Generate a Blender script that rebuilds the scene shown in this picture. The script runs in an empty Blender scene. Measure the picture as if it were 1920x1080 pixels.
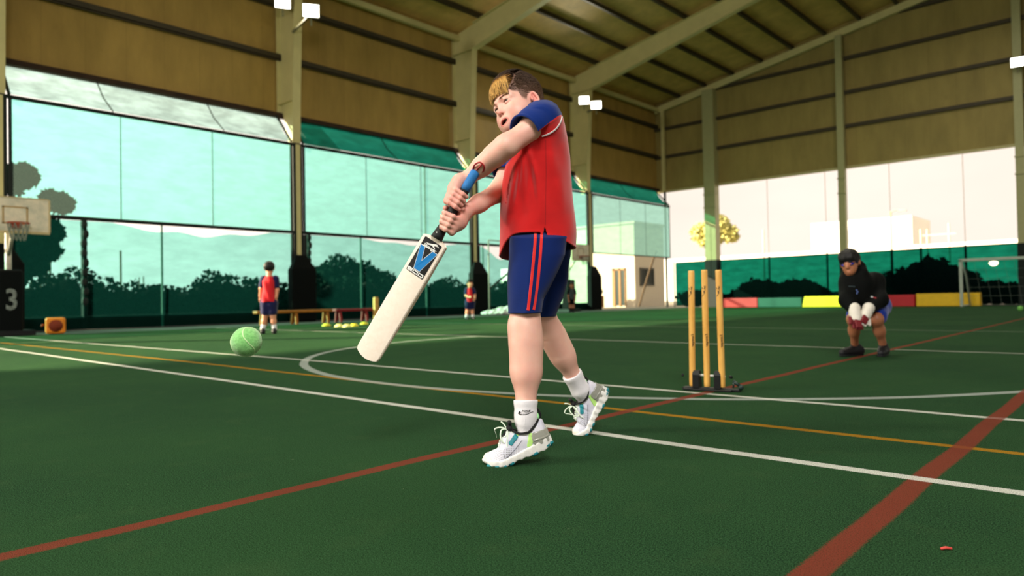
import bpy, bmesh, math, random
import numpy as np
from mathutils import Vector, Matrix
from mathutils.bvhtree import BVHTree
try:
    import openvdb as vdb
except ImportError:
    import pyopenvdb as vdb
random.seed(7); RNG = np.random.default_rng(7)
SC = bpy.context.scene; COL = SC.collection
# ------------------------------------------------------------------ camera model
FPX, PITCH, ROLL, YAW = 1312.69, 0.0163097, -0.0178304, 0.742059
CAM = np.array([0.0, 0.0, 0.56])
FW = np.array([-math.sin(YAW)*math.cos(PITCH), math.cos(YAW)*math.cos(PITCH), math.sin(PITCH)])
_r0 = np.array([math.cos(YAW), math.sin(YAW), 0.0]); _u0 = np.cross(_r0, FW)
RT = math.cos(ROLL)*_r0 + math.sin(ROLL)*_u0
UP = -math.sin(ROLL)*_r0 + math.cos(ROLL)*_u0
D0 = np.array([-math.sin(YAW), math.cos(YAW), 0.0])      # level depth direction
R0 = _r0
def ray(px, py): return FW + (px-960)/FPX*RT + (540-py)/FPX*UP
def at_depth(px, py, Z): return CAM + ray(px, py)*Z       # measured point at a depth along the lens axis
def ground(px, py, z=0.0):
    d = ray(px, py); return CAM + d*((z-CAM[2])/d[2])
def depth_of(p): return float((np.array(p)-CAM) @ FW)
# ------------------------------------------------------------------ colour / materials
def lin(c):
    c = [v/255.0 for v in c]
    return tuple((v/12.92 if v <= .04045 else ((v+.055)/1.055)**2.4) for v in c)
class NT:
    """tiny node-graph helper"""
    def __init__(s, name):
        s.m = bpy.data.materials.new(name); s.m.use_nodes = True
        s.t = s.m.node_tree; s.t.nodes.clear()
        s.out = s.t.nodes.new('ShaderNodeOutputMaterial')
    def n(s, typ, **kw):
        nd = s.t.nodes.new(typ)
        for k, v in kw.items(): setattr(nd, k, v)
        return nd
    def put(s, sock, v):
        if isinstance(v, bpy.types.NodeSocket): s.t.links.new(v, sock)
        else:
            if hasattr(sock.default_value, '__len__') and not hasattr(v, '__len__'): v = (v,)*len(sock.default_value)
            if hasattr(sock.default_value, '__len__') and len(sock.default_value) == 4 and len(v) == 3: v = (*v, 1)
            sock.default_value = v
    def math(s, op, a, b=0.0, c=0.0, clamp=False):
        nd = s.n('ShaderNodeMath', operation=op, use_clamp=clamp)
        s.put(nd.inputs[0], a); s.put(nd.inputs[1], b); s.put(nd.inputs[2], c)
        return nd.outputs[0]
    def mix(s, f, a, b, mode='MIX'):
        nd = s.n('ShaderNodeMix', data_type='RGBA', blend_type=mode)
        s.put(nd.inputs[0], f); s.put(nd.inputs[6], a); s.put(nd.inputs[7], b)
        return nd.outputs[2]
    def coord(s): return s.n('ShaderNodeTexCoord').outputs['Object']
    def noise(s, scale, detail=3, rough=.5, vec=None, dist=0.0):
        nd = s.n('ShaderNodeTexNoise'); nd.inputs['Scale'].default_value = scale
        nd.inputs['Detail'].default_value = detail; nd.inputs['Roughness'].default_value = rough
        nd.inputs['Distortion'].default_value = dist
        s.t.links.new(vec if vec is not None else s.coord(), nd.inputs['Vector'])
        return nd.outputs[0]
    def mapping(s, scale=(1, 1, 1), rot=(0, 0, 0), loc=(0, 0, 0), vec=None):
        nd = s.n('ShaderNodeMapping'); s.t.links.new(vec if vec is not None else s.coord(), nd.inputs[0])
        nd.inputs['Scale'].default_value = scale; nd.inputs['Rotation'].default_value = rot; nd.inputs['Location'].default_value = loc
        return nd.outputs[0]
    def ramp(s, f, a, b):
        nd = s.n('ShaderNodeMapRange'); s.put(nd.inputs[0], f); nd.inputs[1].default_value = a; nd.inputs[2].default_value = b
        return nd.outputs[0]
    def bump(s, h, strength=.3, dist=.01):
        nd = s.n('ShaderNodeBump'); s.put(nd.inputs['Height'], h)
        nd.inputs['Strength'].default_value = strength; nd.inputs['Distance'].default_value = dist
        return nd.outputs[0]
    def attr(s, name):
        return s.n('ShaderNodeAttribute', attribute_name=name).outputs
    def bsdf(s, color, rough=.6, metal=0.0, normal=None, spec=.5, sss=0.0, sheen=0.0, alpha=None, trans=0.0, coat=0.0):
        b = s.n('ShaderNodeBsdfPrincipled')
        s.put(b.inputs['Base Color'], color); s.put(b.inputs['Roughness'], rough); s.put(b.inputs['Metallic'], metal)
        b.inputs['Specular IOR Level'].default_value = spec
        if sss:
            b.inputs['Subsurface Weight'].default_value = sss; b.inputs['Subsurface Radius'].default_value = (1, .35, .2)
            b.inputs['Subsurface Scale'].default_value = .006
        if sheen: b.inputs['Sheen Weight'].default_value = sheen
        if trans: b.inputs['Transmission Weight'].default_value = trans
        if coat: b.inputs['Coat Weight'].default_value = coat
        if normal is not None: s.t.links.new(normal, b.inputs['Normal'])
        return b.outputs[0]
    def done(s, sh):
        s.t.links.new(sh, s.out.inputs[0]); return s.m
_MC = {}
def mat(name, rgb, rough=.6, metal=0.0, var=.12, vscale=6.0, bump=0.0, bscale=80.0, spec=.4, sheen=0.0, coat=0.0):
    """plain procedural material: base colour with slight noise mottling and bump"""
    if name in _MC: return _MC[name]
    t = NT(name); c = lin(rgb)
    f = t.ramp(t.noise(vscale, 4, .6), .3, .7)
    col = t.mix(f, tuple(v*(1-var) for v in c), tuple(min(1, v*(1+var)) for v in c))
    nm = t.bump(t.noise(bscale, 4, .6), bump, .004) if bump else None
    _MC[name] = t.done(t.bsdf(col, rough, metal, nm, spec, sheen=sheen, coat=coat)); return _MC[name]
# ------------------------------------------------------------------ object helpers
class MB:
    def __init__(s): s.v = []; s.f = []; s.m = []; s.mi = 0
    def add(s, vs, fs):
        o = len(s.v); s.v += [tuple(map(float, p)) for p in vs]
        s.f += [tuple(i+o for i in f) for f in fs]; s.m += [s.mi]*len(fs)
    def box(s, lo, hi):
        x0, y0, z0 = lo; x1, y1, z1 = hi
        s.add([(x0,y0,z0),(x1,y0,z0),(x1,y1,z0),(x0,y1,z0),(x0,y0,z1),(x1,y0,z1),(x1,y1,z1),(x0,y1,z1)],
              [(3,2,1,0),(4,5,6,7),(0,1,5,4),(1,2,6,5),(2,3,7,6),(3,0,4,7)])
    def bar(s, a, b, w, h, up=(0,0,1)):
        """rectangular bar from a to b, w wide, h tall"""
        a = np.array(a, float); b = np.array(b, float); d = b-a; d /= np.linalg.norm(d)
        up = np.array(up, float)
        if abs(d @ up) > .95: up = np.array([1., 0, 0])
        sx = np.cross(d, up); sx /= np.linalg.norm(sx); sz = np.cross(sx, d)
        vs = [p + sx*i*w/2 + sz*j*h/2 for p in (a, b) for i, j in ((-1,-1),(1,-1),(1,1),(-1,1))]
        s.add(vs, [(3,2,1,0),(4,5,6,7),(0,1,5,4),(1,2,6,5),(2,3,7,6),(3,0,4,7)])
    def tube(s, pts, r, n=8, cap=True, flat=None):
        pts = [np.array(p, float) for p in pts]; m = len(pts)
        rs = r if hasattr(r, '__len__') else [r]*m
        t0 = pts[1]-pts[0]; up = np.array([0, 0, 1.0]) if abs(t0[2]) < .9*np.linalg.norm(t0) else np.array([1.0, 0, 0])
        vs = []; prev = None
        for i, p in enumerate(pts):
            t = pts[min(i+1, m-1)]-pts[max(i-1, 0)]; t = t/(np.linalg.norm(t)+1e-12)
            x = np.cross(t, up) if prev is None else prev - t*(prev @ t)
            x /= (np.linalg.norm(x)+1e-12); y = np.cross(t, x); prev = x
            fl = 1.0 if flat is None else flat
            for k in range(n):
                a = 2*math.pi*k/n; vs.append(p + rs[i]*(x*math.cos(a)*1.0 + y*math.sin(a)*fl))
        fs = [(i*n+k, i*n+(k+1) % n, (i+1)*n+(k+1) % n, (i+1)*n+k) for i in range(m-1) for k in range(n)]
        if cap: fs += [tuple(range(n-1, -1, -1)), tuple(range((m-1)*n, m*n))]
        s.add(vs, fs)
    def lathe(s, prof, c=(0,0,0), n=24, axis=2):
        """prof: (radius, height) list"""
        vs = []
        for r, h in prof:
            for k in range(n):
                a = 2*math.pi*k/n; p = [r*math.cos(a), r*math.sin(a), h]
                if axis == 0: p = [h, p[0], p[1]]
                if axis == 1: p = [p[0], h, p[1]]
                vs.append(tuple(c[i]+p[i] for i in range(3)))
        m = len(prof)
        fs = [(i*n+k, i*n+(k+1) % n, (i+1)*n+(k+1) % n, (i+1)*n+k) for i in range(m-1) for k in range(n)]
        fs += [tuple(range(n-1, -1, -1)), tuple(range((m-1)*n, m*n))]
        s.add(vs, fs)
    def prism(s, poly, to3, t0, t1):
        """poly 2-D outline mapped by to3(x, y, t), extruded from t0 to t1"""
        n = len(poly)
        s.add([to3(x, y, t0) for x, y in poly] + [to3(x, y, t1) for x, y in poly],
              [tuple(range(n-1, -1, -1)), tuple(range(n, 2*n))] + [(i, (i+1) % n, n+(i+1) % n, n+i) for i in range(n)])
    def grid(s, P):
        """P[i][j] points"""
        a, b = len(P), len(P[0])
        s.add([p for row in P for p in row], [(i*b+j, (i+1)*b+j, (i+1)*b+j+1, i*b+j+1) for i in range(a-1) for j in range(b-1)])
    def sphere(s, c, r, n=12, m=8, sc=(1,1,1)):
        vs = [(c[0]+r*sc[0]*math.sin(math.pi*i/m)*math.cos(2*math.pi*k/n), c[1]+r*sc[1]*math.sin(math.pi*i/m)*math.sin(2*math.pi*k/n),
               c[2]+r*sc[2]*math.cos(math.pi*i/m)) for i in range(1, m) for k in range(n)]
        fs = [(i*n+k, (i+1)*n+k, (i+1)*n+(k+1) % n, i*n+(k+1) % n) for i in range(m-2) for k in range(n)]
        t = len(vs); vs += [(c[0], c[1], c[2]+r*sc[2]), (c[0], c[1], c[2]-r*sc[2])]
        fs += [(t, k, (k+1) % n) for k in range(n)] + [(t+1, (m-2)*n+(k+1) % n, (m-2)*n+k) for k in range(n)]
        s.add(vs, fs)
def smooth(P, k=5):
    """Catmull-Rom curve through points"""
    P = [np.array(p, float) for p in P]; out = []
    for i in range(len(P)-1):
        a, b, c, d = P[max(i-1, 0)], P[i], P[i+1], P[min(i+2, len(P)-1)]
        for j in range(k): u = j/k; out.append(.5*(2*b+(c-a)*u+(2*a-5*b+4*c-d)*u*u+(3*b-a-3*c+d)*u**3))
    return out+[P[-1]]
def tag(o, label=None, cat=None, group=None, kind=None):
    if label: o['label'] = label
    if cat: o['category'] = cat
    if group: o['group'] = group
    if kind: o['kind'] = kind
    return o
def link(name, me, mats, parent=None, smooth=False):
    o = bpy.data.objects.new(name, me); COL.objects.link(o)
    if mats is not None:
        for m in (mats if isinstance(mats, (list, tuple)) else [mats]): me.materials.append(m)
    if parent is not None: o.parent = parent
    if smooth: me.polygons.foreach_set('use_smooth', [True]*len(me.polygons))
    return o
def build(name, mb, mats, parent=None, smooth=False, bevel=0.0):
    me = bpy.data.meshes.new(name); me.from_pydata(mb.v, [], mb.f)
    if any(mb.m): me.polygons.foreach_set('material_index', mb.m)
    me.update()
    o = link(name, me, mats, parent, smooth)
    if bevel:
        b = o.modifiers.new('bevel', 'BEVEL'); b.width = bevel; b.segments = 2; b.limit_method = 'ANGLE'; b.angle_limit = math.radians(40)
    if smooth == 'auto':
        me.polygons.foreach_set('use_smooth', [True]*len(me.polygons))
        md = o.modifiers.new('edges', 'EDGE_SPLIT'); md.split_angle = math.radians(38)
    return o
def fixn(o):
    bm = bmesh.new(); bm.from_mesh(o.data); bmesh.ops.recalc_face_normals(bm, faces=bm.faces); bm.to_mesh(o.data); bm.free(); return o
def empty(name, loc=(0,0,0), rz=0.0):
    o = bpy.data.objects.new(name, None); COL.objects.link(o); o.location = loc; o.rotation_euler = (0, 0, rz)
    o.empty_display_size = .1; return o
def np_mesh(name, V, Fq, mats, parent=None, attrs=None, smooth=True):
    me = bpy.data.meshes.new(name); V = np.asarray(V, np.float32); Fq = np.asarray(Fq, np.int32)
    k = Fq.shape[1]
    me.vertices.add(len(V)); me.vertices.foreach_set('co', V.ravel())
    me.loops.add(Fq.size); me.loops.foreach_set('vertex_index', Fq.ravel())
    me.polygons.add(len(Fq)); me.polygons.foreach_set('loop_start', np.arange(0, Fq.size, k, dtype=np.int32))
    me.polygons.foreach_set('loop_total', np.full(len(Fq), k, np.int32))
    me.update(calc_edges=True); me.validate()
    for nm, arr in (attrs or {}).items():
        a = me.attributes.new(nm, 'FLOAT', 'POINT'); a.data.foreach_set('value', np.asarray(arr, np.float32))
    return link(name, me, mats, parent, smooth)
def copy_tree(o, parent=None):
    c = o.copy(); COL.objects.link(c)
    if parent is not None: c.parent = parent
    for ch in list(o.children): copy_tree(ch, c)
    return c
# ------------------------------------------------------------------ signed-distance modelling
def _smin(a, b, k):
    if k <= 0: return np.minimum(a, b)
    h = np.maximum(k-np.abs(a-b), 0)/k; return np.minimum(a, b)-h*h*k*.25
def cap(a, b, ra, rb=None):
    a = np.array(a, float); b = np.array(b, float); rb = ra if rb is None else rb; d = b-a; L = float(d @ d)+1e-12
    def fn(X, Y, Z):
        h = np.clip(((X-a[0])*d[0]+(Y-a[1])*d[1]+(Z-a[2])*d[2])/L, 0, 1)
        return np.sqrt((X-a[0]-h*d[0])**2+(Y-a[1]-h*d[1])**2+(Z-a[2]-h*d[2])**2)-(ra+(rb-ra)*h)
    r = max(ra, rb); return fn, np.minimum(a, b)-r, np.maximum(a, b)+r
def ocap(a, b, ra, rb, ax, sq):
    """capsule whose section is scaled by sq along direction ax (oval limb)"""
    a = np.array(a, float); b = np.array(b, float); d = b-a; L = float(d @ d)+1e-12; ax = np.array(ax, float); ax -= d*(ax @ d)/L; ax /= np.linalg.norm(ax)
    def fn(X, Y, Z):
        h = np.clip(((X-a[0])*d[0]+(Y-a[1])*d[1]+(Z-a[2])*d[2])/L, 0, 1)
        qx, qy, qz = X-a[0]-h*d[0], Y-a[1]-h*d[1], Z-a[2]-h*d[2]
        t = qx*ax[0]+qy*ax[1]+qz*ax[2]; g = t/sq-t
        return (np.sqrt((qx+g*ax[0])**2+(qy+g*ax[1])**2+(qz+g*ax[2])**2)-(ra+(rb-ra)*h))*min(1, sq)
    r = max(ra, rb)*max(1, sq); return fn, np.minimum(a, b)-r, np.maximum(a, b)+r
def ell(c, r, R=None):
    c = np.array(c, float); r = np.array(r, float); R = np.eye(3) if R is None else np.array(R, float)
    def fn(X, Y, Z):
        q = [((X-c[0])*R[i][0]+(Y-c[1])*R[i][1]+(Z-c[2])*R[i][2])/r[i] for i in range(3)]
        k0 = np.sqrt(q[0]**2+q[1]**2+q[2]**2)+1e-9
        k1 = np.sqrt((q[0]/r[0])**2+(q[1]/r[1])**2+(q[2]/r[2])**2)+1e-9
        return k0*(k0-1)/k1
    m = np.sqrt(((R*r[:, None])**2).sum(0)); return fn, c-m, c+m
def loft(rows, p=2.0):
    """rows: (z, cx, cy, rx, ry) bottom to top; superellipse sections"""
    A = np.array(sorted(rows), float)
    def sm(z, k):
        return np.interp(z, A[:, 0], A[:, k])
    def fn(X, Y, Z):
        z = np.clip(Z, A[0, 0], A[-1, 0]); cx, cy, rx, ry = (sm(z, k).astype(np.float32) for k in (1, 2, 3, 4))
        q = (np.abs((X-cx)/rx)**p+np.abs((Y-cy)/ry)**p)**(1/p)
        d = (q-1)*np.minimum(rx, ry)
        return np.maximum(d, np.maximum(A[0, 0]-Z, Z-A[-1, 0]))
    return fn, np.array([(A[:, 1]-A[:, 3]).min(), (A[:, 2]-A[:, 4]).min(), A[0, 0]]), np.array([(A[:, 1]+A[:, 3]).max(), (A[:, 2]+A[:, 4]).max(), A[-1, 0]])
class Field:
    def __init__(s, lo, hi, h):
        s.lo = np.array(lo, float); s.h = h; n = np.ceil((np.array(hi)-s.lo)/h).astype(int)+1
        s.ax = [(s.lo[i]+h*np.arange(n[i])).astype(np.float32) for i in range(3)]
        s.d = np.full(n, .05, np.float32)
    def _sl(s, lo, hi, mg):
        sl = []
        for i in range(3):
            a = int(np.searchsorted(s.ax[i], lo[i]-mg)); b = int(np.searchsorted(s.ax[i], hi[i]+mg)); sl.append(slice(max(0, a), max(0, b)))
        return tuple(sl)
    def op(s, prim, k=0.0, mode='u'):
        fn, lo, hi = prim; sl = s._sl(lo, hi, k+4*s.h+.012)
        if any(q.stop <= q.start for q in sl): return s
        X, Y, Z = np.meshgrid(s.ax[0][sl[0]], s.ax[1][sl[1]], s.ax[2][sl[2]], indexing='ij', sparse=True)
        d = fn(X, Y, Z).astype(np.float32); c = s.d[sl]
        s.d[sl] = _smin(c, d, k) if mode == 'u' else -_smin(-c, d, k)
        return s
    def add(s, prim, k=0.0): return s.op(prim, k, 'u')
    def sub(s, prim, k=0.0): return s.op(prim, k, 's')
    def all(s): return np.meshgrid(*s.ax, indexing='ij', sparse=True)
    def mesh(s, iso=0.0):
        d = s.d.copy()
        for i in range(3):
            for e in (0, -1):
                ix = [slice(None)]*3; ix[i] = e; d[tuple(ix)] = np.maximum(d[tuple(ix)], .5*s.h)
        g = vdb.FloatGrid(.05); g.copyFromArray(d)
        P, Q = g.convertToQuads(isovalue=iso)
        P = P*s.h+s.lo
        if Q.size:                                          # outward facing quads
            A, B, C = P[Q[:, 0]], P[Q[:, 1]], P[Q[:, 2]]; m = P.mean(0)
            if (np.cross(B-A, C-A)*(A-m)).sum() < 0: Q = Q[:, ::-1]
        return P.astype(np.float32), Q.astype(np.int32)
def join_np(parts):
    V = []; Q = []; o = 0
    for v, q in parts: V.append(v); Q.append(q+o); o += len(v)
    return np.concatenate(V), np.concatenate(Q)
def snoise(P, s, seed=0):
    """cheap smooth pseudo-noise for arrays of points"""
    r = np.random.default_rng(seed); out = 0
    for i in range(5):
        k = r.normal(size=3); k = k/np.linalg.norm(k)*s*(.7+.3*i); ph = r.uniform(0, 6.28)
        out = out+np.sin(P[..., 0]*k[0]+P[..., 1]*k[1]+P[..., 2]*k[2]+ph)
    return out/5
def text_mesh(txt, size=1.0, extrude=0.0, spacing=1.0, shear=0.0, bold=0.0):
    """lettering outline as (verts, faces) in its own plane, centred"""
    cu = bpy.data.curves.new('lettering', 'FONT'); cu.body = txt; cu.size = size; cu.align_x = 'CENTER'; cu.align_y = 'CENTER'
    cu.extrude = extrude; cu.space_character = spacing; cu.shear = shear; cu.offset = bold; cu.resolution_u = 3
    o = bpy.data.objects.new('lettering', cu); COL.objects.link(o)
    dg = bpy.context.evaluated_depsgraph_get(); me = bpy.data.meshes.new_from_object(o.evaluated_get(dg))
    vs = [tuple(v.co) for v in me.vertices]; fs = [tuple(p.vertices) for p in me.polygons]
    bpy.data.objects.remove(o); bpy.data.curves.remove(cu); bpy.data.meshes.remove(me)
    return vs, fs
# ================================================================== THE HALL
def turf_material():
    t = NT('artificial_turf'); co = t.coord()
    sx = t.n('ShaderNodeSeparateXYZ'); t.t.links.new(co, sx.inputs[0]); X, Y = sx.outputs[0], sx.outputs[1]
    big = t.noise(.55, 3, .6, co); mid = t.noise(6, 4, .6, co)
    fib = t.noise(330, 2, .7, t.mapping((1, 1, 1), vec=co)); fib2 = t.noise(170, 3, .6, co)
    f = t.math('ADD', t.math('MULTIPLY', fib, .72), t.math('MULTIPLY', fib2, .28))
    f = t.ramp(f, .42, .63)
    col = t.mix(f, (.0015, .012, .0055), (.052, .150, .062))
    col = t.mix(t.ramp(big, .3, .75), col, t.mix(.5, col, (.040, .118, .036)))
    col = t.mix(t.math('MULTIPLY', t.ramp(mid, .55, .8), .25), col, (.060, .115, .042))
    speck = t.math('MULTIPLY', t.ramp(t.noise(70, 2, .5, co), .73, .78), .35)
    col = t.mix(speck, col, (.24, .30, .18))
    wob = t.math('MULTIPLY', t.math('SUBTRACT', t.noise(1.1, 2, .5, co), .5), .035)
    fz = t.math('MULTIPLY', t.math('SUBTRACT', t.noise(160, 2, .6, co), .5), .020)
    def band(v, c, w):                                   # soft, fibrous painted stripe
        d = t.math('SUBTRACT', t.math('ABSOLUTE', t.math('SUBTRACT', t.math('ADD', v, wob), c)), w/2)
        return t.ramp(t.math('ADD', d, fz), .004, -.004)
    wear = t.math('ADD', t.math('MULTIPLY', t.ramp(fib, .38, .56), .55), .45)
    def paint(c, mask, rgb, k=1.0):
        m = t.math('MULTIPLY', t.math('MULTIPLY', mask, wear), k)
        return t.mix(m, c, rgb)
    ylw = lin((196, 140, 28)); wht = (.82, .84, .77); red = lin((138, 64, 50))
    Yb = t.math('ADD', Y, t.math('MULTIPLY', t.math('MAXIMUM', t.math('SUBTRACT', t.math('MULTIPLY', X, -1), 7.0), 0.0), .022))
    col = paint(col, band(Yb, 2.945, .050), ylw, .85)
    # the semicircle
    dx = t.math('SUBTRACT', X, -3.85); dy = t.math('SUBTRACT', Y, 6.84)
    rr = t.math('SQRT', t.math('ADD', t.math('MULTIPLY', dx, dx), t.math('MULTIPLY', dy, dy)))
    arc = t.math('MULTIPLY', band(rr, 3.90, .075), t.ramp(Y, 7.6, 7.5))
    col = paint(col, arc, (.50, .56, .53), .85)
    Yc = t.math('ADD', Y, t.math('MULTIPLY', t.math('MAXIMUM', t.math('SUBTRACT', t.math('MULTIPLY', X, -1), 6.0), 0.0), .028))
    col = paint(col, band(Yc, 3.71, .055), wht, .9)
    col = paint(col, band(Y, 7.62, .07), wht, .62)
    col = paint(col, band(Y, 11.62, .07), wht, .3)
    col = paint(col, band(X, -1.925, .058), red)
    col = paint(col, band(X, -.525, .064), red)
    col = paint(col, band(Y, 2.378, .055), wht)
    h = t.math('ADD', fib, t.math('MULTIPLY', fib2, .6))
    nm = t.bump(h, .9, .012)
    return t.done(t.bsdf(col, .95, 0, nm, .03))
fl = MB(); fl.add([(-16.7, -26, 0), (27, -26, 0), (27, 31.9, 0), (-16.7, 31.9, 0)], [(0, 1, 2, 3)])
tag(build('floor', fl, turf_material()), 'green artificial turf with painted white, red and yellow court lines', kind='structure')
M_APRON = mat('dark_rubber_apron', (40, 48, 42), .85, bump=.4)
ap = MB(); ap.add([(-22, -26, -.012), (28, -26, -.012), (28, 35.2, -.012), (-22, 35.2, -.012)], [(0, 1, 2, 3)])
tag(build('floor_apron', ap, M_APRON), kind='structure')
# cladding, steel
def clad_material(name, rgb, axis):
    t = NT(name); co = t.coord(); s = t.n('ShaderNodeSeparateXYZ'); t.t.links.new(co, s.inputs[0]); a = s.outputs[axis]
    seam = t.math('PINGPONG', a, .5); sm = t.ramp(seam, .012, .0)
    st = t.noise(1.4, 5, .65, t.mapping((1.2, 1.2, .35), vec=co)); c = lin(rgb)
    col = t.mix(t.ramp(st, .35, .75), c, tuple(v*.72 for v in c))
    col = t.mix(t.math('MULTIPLY', sm, .45), col, tuple(v*.4 for v in c))
    spots = t.ramp(t.noise(2.3, 3, .5, co), .68, .8)
    col = t.mix(t.math('MULTIPLY', spots, .35), col, tuple(v*.5 for v in c))
    nm = t.bump(t.math('ADD', t.noise(9, 3, .5, co), t.math('MULTIPLY', sm, -.5)), .25, .02)
    return t.done(t.bsdf(col, .6, 0, nm, .3))
M_CL = clad_material('beige_wall_sheeting', (178, 147, 78), 1)
M_CE = clad_material('beige_gable_sheeting', (160, 142, 82), 0)
M_RF = clad_material('beige_roof_sheeting', (232, 196, 120), 1)
M_ST = mat('cream_painted_steel', (206, 196, 140), .5, var=.06, vscale=2)
M_DK = mat('dark_brown_steel', (62, 54, 36), .6)
M_BK = mat('black_webbing', (14, 26, 24), .8)
Y0, Y1, XL, XR = -11.4, 34.75, -20.6, 26.6
def roof_z(x): return 11.42+.176*(min(x, 3.0)+20.6)-max(0, x-3.0)*.176
w = MB(); w.box((XL-.08, Y0, 6.6), (XL, Y1+.1, 11.55)); tag(build('wall_left', w, M_CL), kind='structure')
def gable(name, y, zb, m):
    g = MB(); poly = [(XL, zb), (XR, zb), (XR, roof_z(XR)), (3.0, roof_z(3.0)), (XL, roof_z(XL))]
    g.prism(poly, lambda x, z, t: (x, t, z), y, y+.08); o = fixn(build(name, g, m)); tag(o, kind='structure')
gable('wall_end', Y1, 6.45, M_CE); gable('wall_rear', Y0-.08, 2.6, M_CE)  # rear gable is out of view, brought low to block sun on the foreground
w = MB(); w.box((XR, Y0, 6.6), (XR+.08, Y1, roof_z(XR))); tag(build('wall_right', w, M_CL), kind='structure')
for nm, xa, xb in (('ceiling', XL-.3, 3.0), ('ceiling.001', 3.0, XR+.3)):
    c = MB(); c.prism([(xa, roof_z(xa) if xa > XL else roof_z(XL)-.05), (xb, roof_z(xb)), (xb, roof_z(xb)+.12), (xa, roof_z(xa)+.12)], lambda x, z, t: (x, t, z), Y0-.1, Y1+.1)
    tag(fixn(build(nm, c, M_RF)), kind='structure')
FR = [-11.05, -3.75, 3.9, 11.55, 19.2, 26.85]
def frame_y(y):
    b = MB()                                            # tapered portal column: deep above the net rail, slim below
    xo = XL+.1; prof = [(5.5, -19.60), (7.0, -19.55), (10.4, -19.36)]
    for (z0, x0), (z1, x1) in zip(prof[:-1], prof[1:]):
        b.add([(x0-.02, y-.14, z0), (x0-.02, y+.14, z0), (x1-.02, y+.14, z1), (x1-.02, y-.14, z1), (x0, y-.14, z0), (x0, y+.14, z0), (x1, y+.14, z1), (x1, y-.14, z1)],
              [(3,2,1,0),(4,5,6,7),(0,1,5,4),(1,2,6,5),(2,3,7,6),(3,0,4,7)])
        xa = xo if z0 > 6 else -20.0
        b.add([(xa, y-.01, z0), (x0-.02, y-.01, z0), (x1-.02, y-.01, z1), (xo, y-.01, z1), (xa, y+.01, z0), (x0-.02, y+.01, z0), (x1-.02, y+.01, z1), (xo, y+.01, z1)],
              [(3,2,1,0),(4,5,6,7),(0,1,5,4),(1,2,6,5),(2,3,7,6),(3,0,4,7)])
    b.box((xo-.02, y-.14, 6.5), (xo, y+.14, 11.3)); b.box((xo, y-.13, 10.36), (-19.38, y+.13, 10.39))
    b.box((-19.53, y-.075, 0), (-19.515, y+.075, 5.5))
    b.box((xo, y-.12, 6.9), (-19.6, y+.12, 6.915)); b.mi = 1; b.box((-19.62, y-.155, 0), (-19.53, y+.155, 5.5)); b.mi = 0
    tag(fixn(build('column', b, [M_ST, M_BK])), kind='structure')
    r = MB()                                            # tapered rafter
    pts = [(-19.36, 10.38), (-11.24, 12.18), (3.0, 14.95)]
    def seg(x0, z0, x1, z1):
        t0, t1 = roof_z(x0)-.26, roof_z(x1)-.26
        r.bar((x0, y, z0), (x1, y, z1), .28, .025); r.bar((x0, y, t0), (x1, y, t1), .28, .02)
        r.add([(x0, y-.01, z0), (x1, y-.01, z1), (x1, y-.01, t1), (x0, y-.01, t0), (x0, y+.01, z0), (x1, y+.01, z1), (x1, y+.01, t1), (x0, y+.01, t0)],
              [(3,2,1,0),(4,5,6,7),(0,1,5,4),(1,2,6,5),(2,3,7,6),(3,0,4,7)])
    for (a, b_), (c_, d) in zip(pts[:-1], pts[1:]): seg(a, b_, c_, d)
    seg(3.0, 14.95, 26.2, 10.4)
    r.add([(xo, y-.01, 10.37), (-19.36, y-.01, 10.37), (-19.36, y-.01, roof_z(-19.36)-.26), (xo, y-.01, roof_z(xo)-.26), (xo, y+.01, 10.37), (-19.36, y+.01, 10.37), (-19.36, y+.01, roof_z(-19.36)-.26), (xo, y+.01, roof_z(xo)-.26)],
          [(3,2,1,0),(4,5,6,7),(0,1,5,4),(1,2,6,5),(2,3,7,6),(3,0,4,7)])
    for x in (-14.2, -9.5): r.bar((x, y, roof_z(x)-.9), (x+.25, y+.55, roof_z(x)-.2), .06, .06)
    tag(fixn(build('rafter', r, M_ST)), kind='structure')
for y in FR: frame_y(y)
r = MB(); r.bar((-20.5, 34.55, 11.0), (3.0, 34.55, 15.13), .2, .32); r.bar((3, 34.55, 15.13), (26, 34.55, 11.0), .2, .32)
tag(build('rafter', r, M_ST), kind='structure')
x = -19.0
while x < 3:                                            # roof purlins
    p = MB(); z = roof_z(x)-.13; p.box((x-.035, Y0, z-.11), (x+.035, Y1, z+.10)); p.box((x, Y0, z-.12), (x+.10, Y1, z-.09))
    tag(build('purlin', p, M_DK), kind='structure'); x += 1.55
p = MB(); p.bar((-20.25, Y0, 11.0), (-20.25, Y1, 11.0), .16, .2); tag(build('eave_beam', p, M_ST), kind='structure')
for z in (8.45, 10.15):                                 # wall girts
    g = MB(); g.box((XL, Y0, z-.09), (XL+.17, Y1, z+.09)); g.box((XL+.1, Y0, z-.12), (XL+.17, Y1, z-.06)); tag(build('girt', g, M_DK), kind='structure')
g = MB(); g.box((XL, Y0, 6.5), (XL+.16, Y1, 6.66)); tag(build('trim_left', g, mat('rusty_dark_steel', (52, 34, 22), .8, var=.4, vscale=3)), kind='structure')
for z in (8.37, 9.95, 11.55, 13.1):
    xs = max(XL, (z+.5-11.42)/.176-20.6)
    g = MB(); g.box((xs, Y1-.17, z-.08), (10, Y1, z+.08)); tag(build('girt', g, M_DK), kind='structure')
g = MB(); g.box((XL, Y1-.1, 6.38), (12, Y1, 6.5)); tag(build('trim_end', g, mat('cream_edge_trim', (190, 180, 130), .5)), kind='structure')
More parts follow.
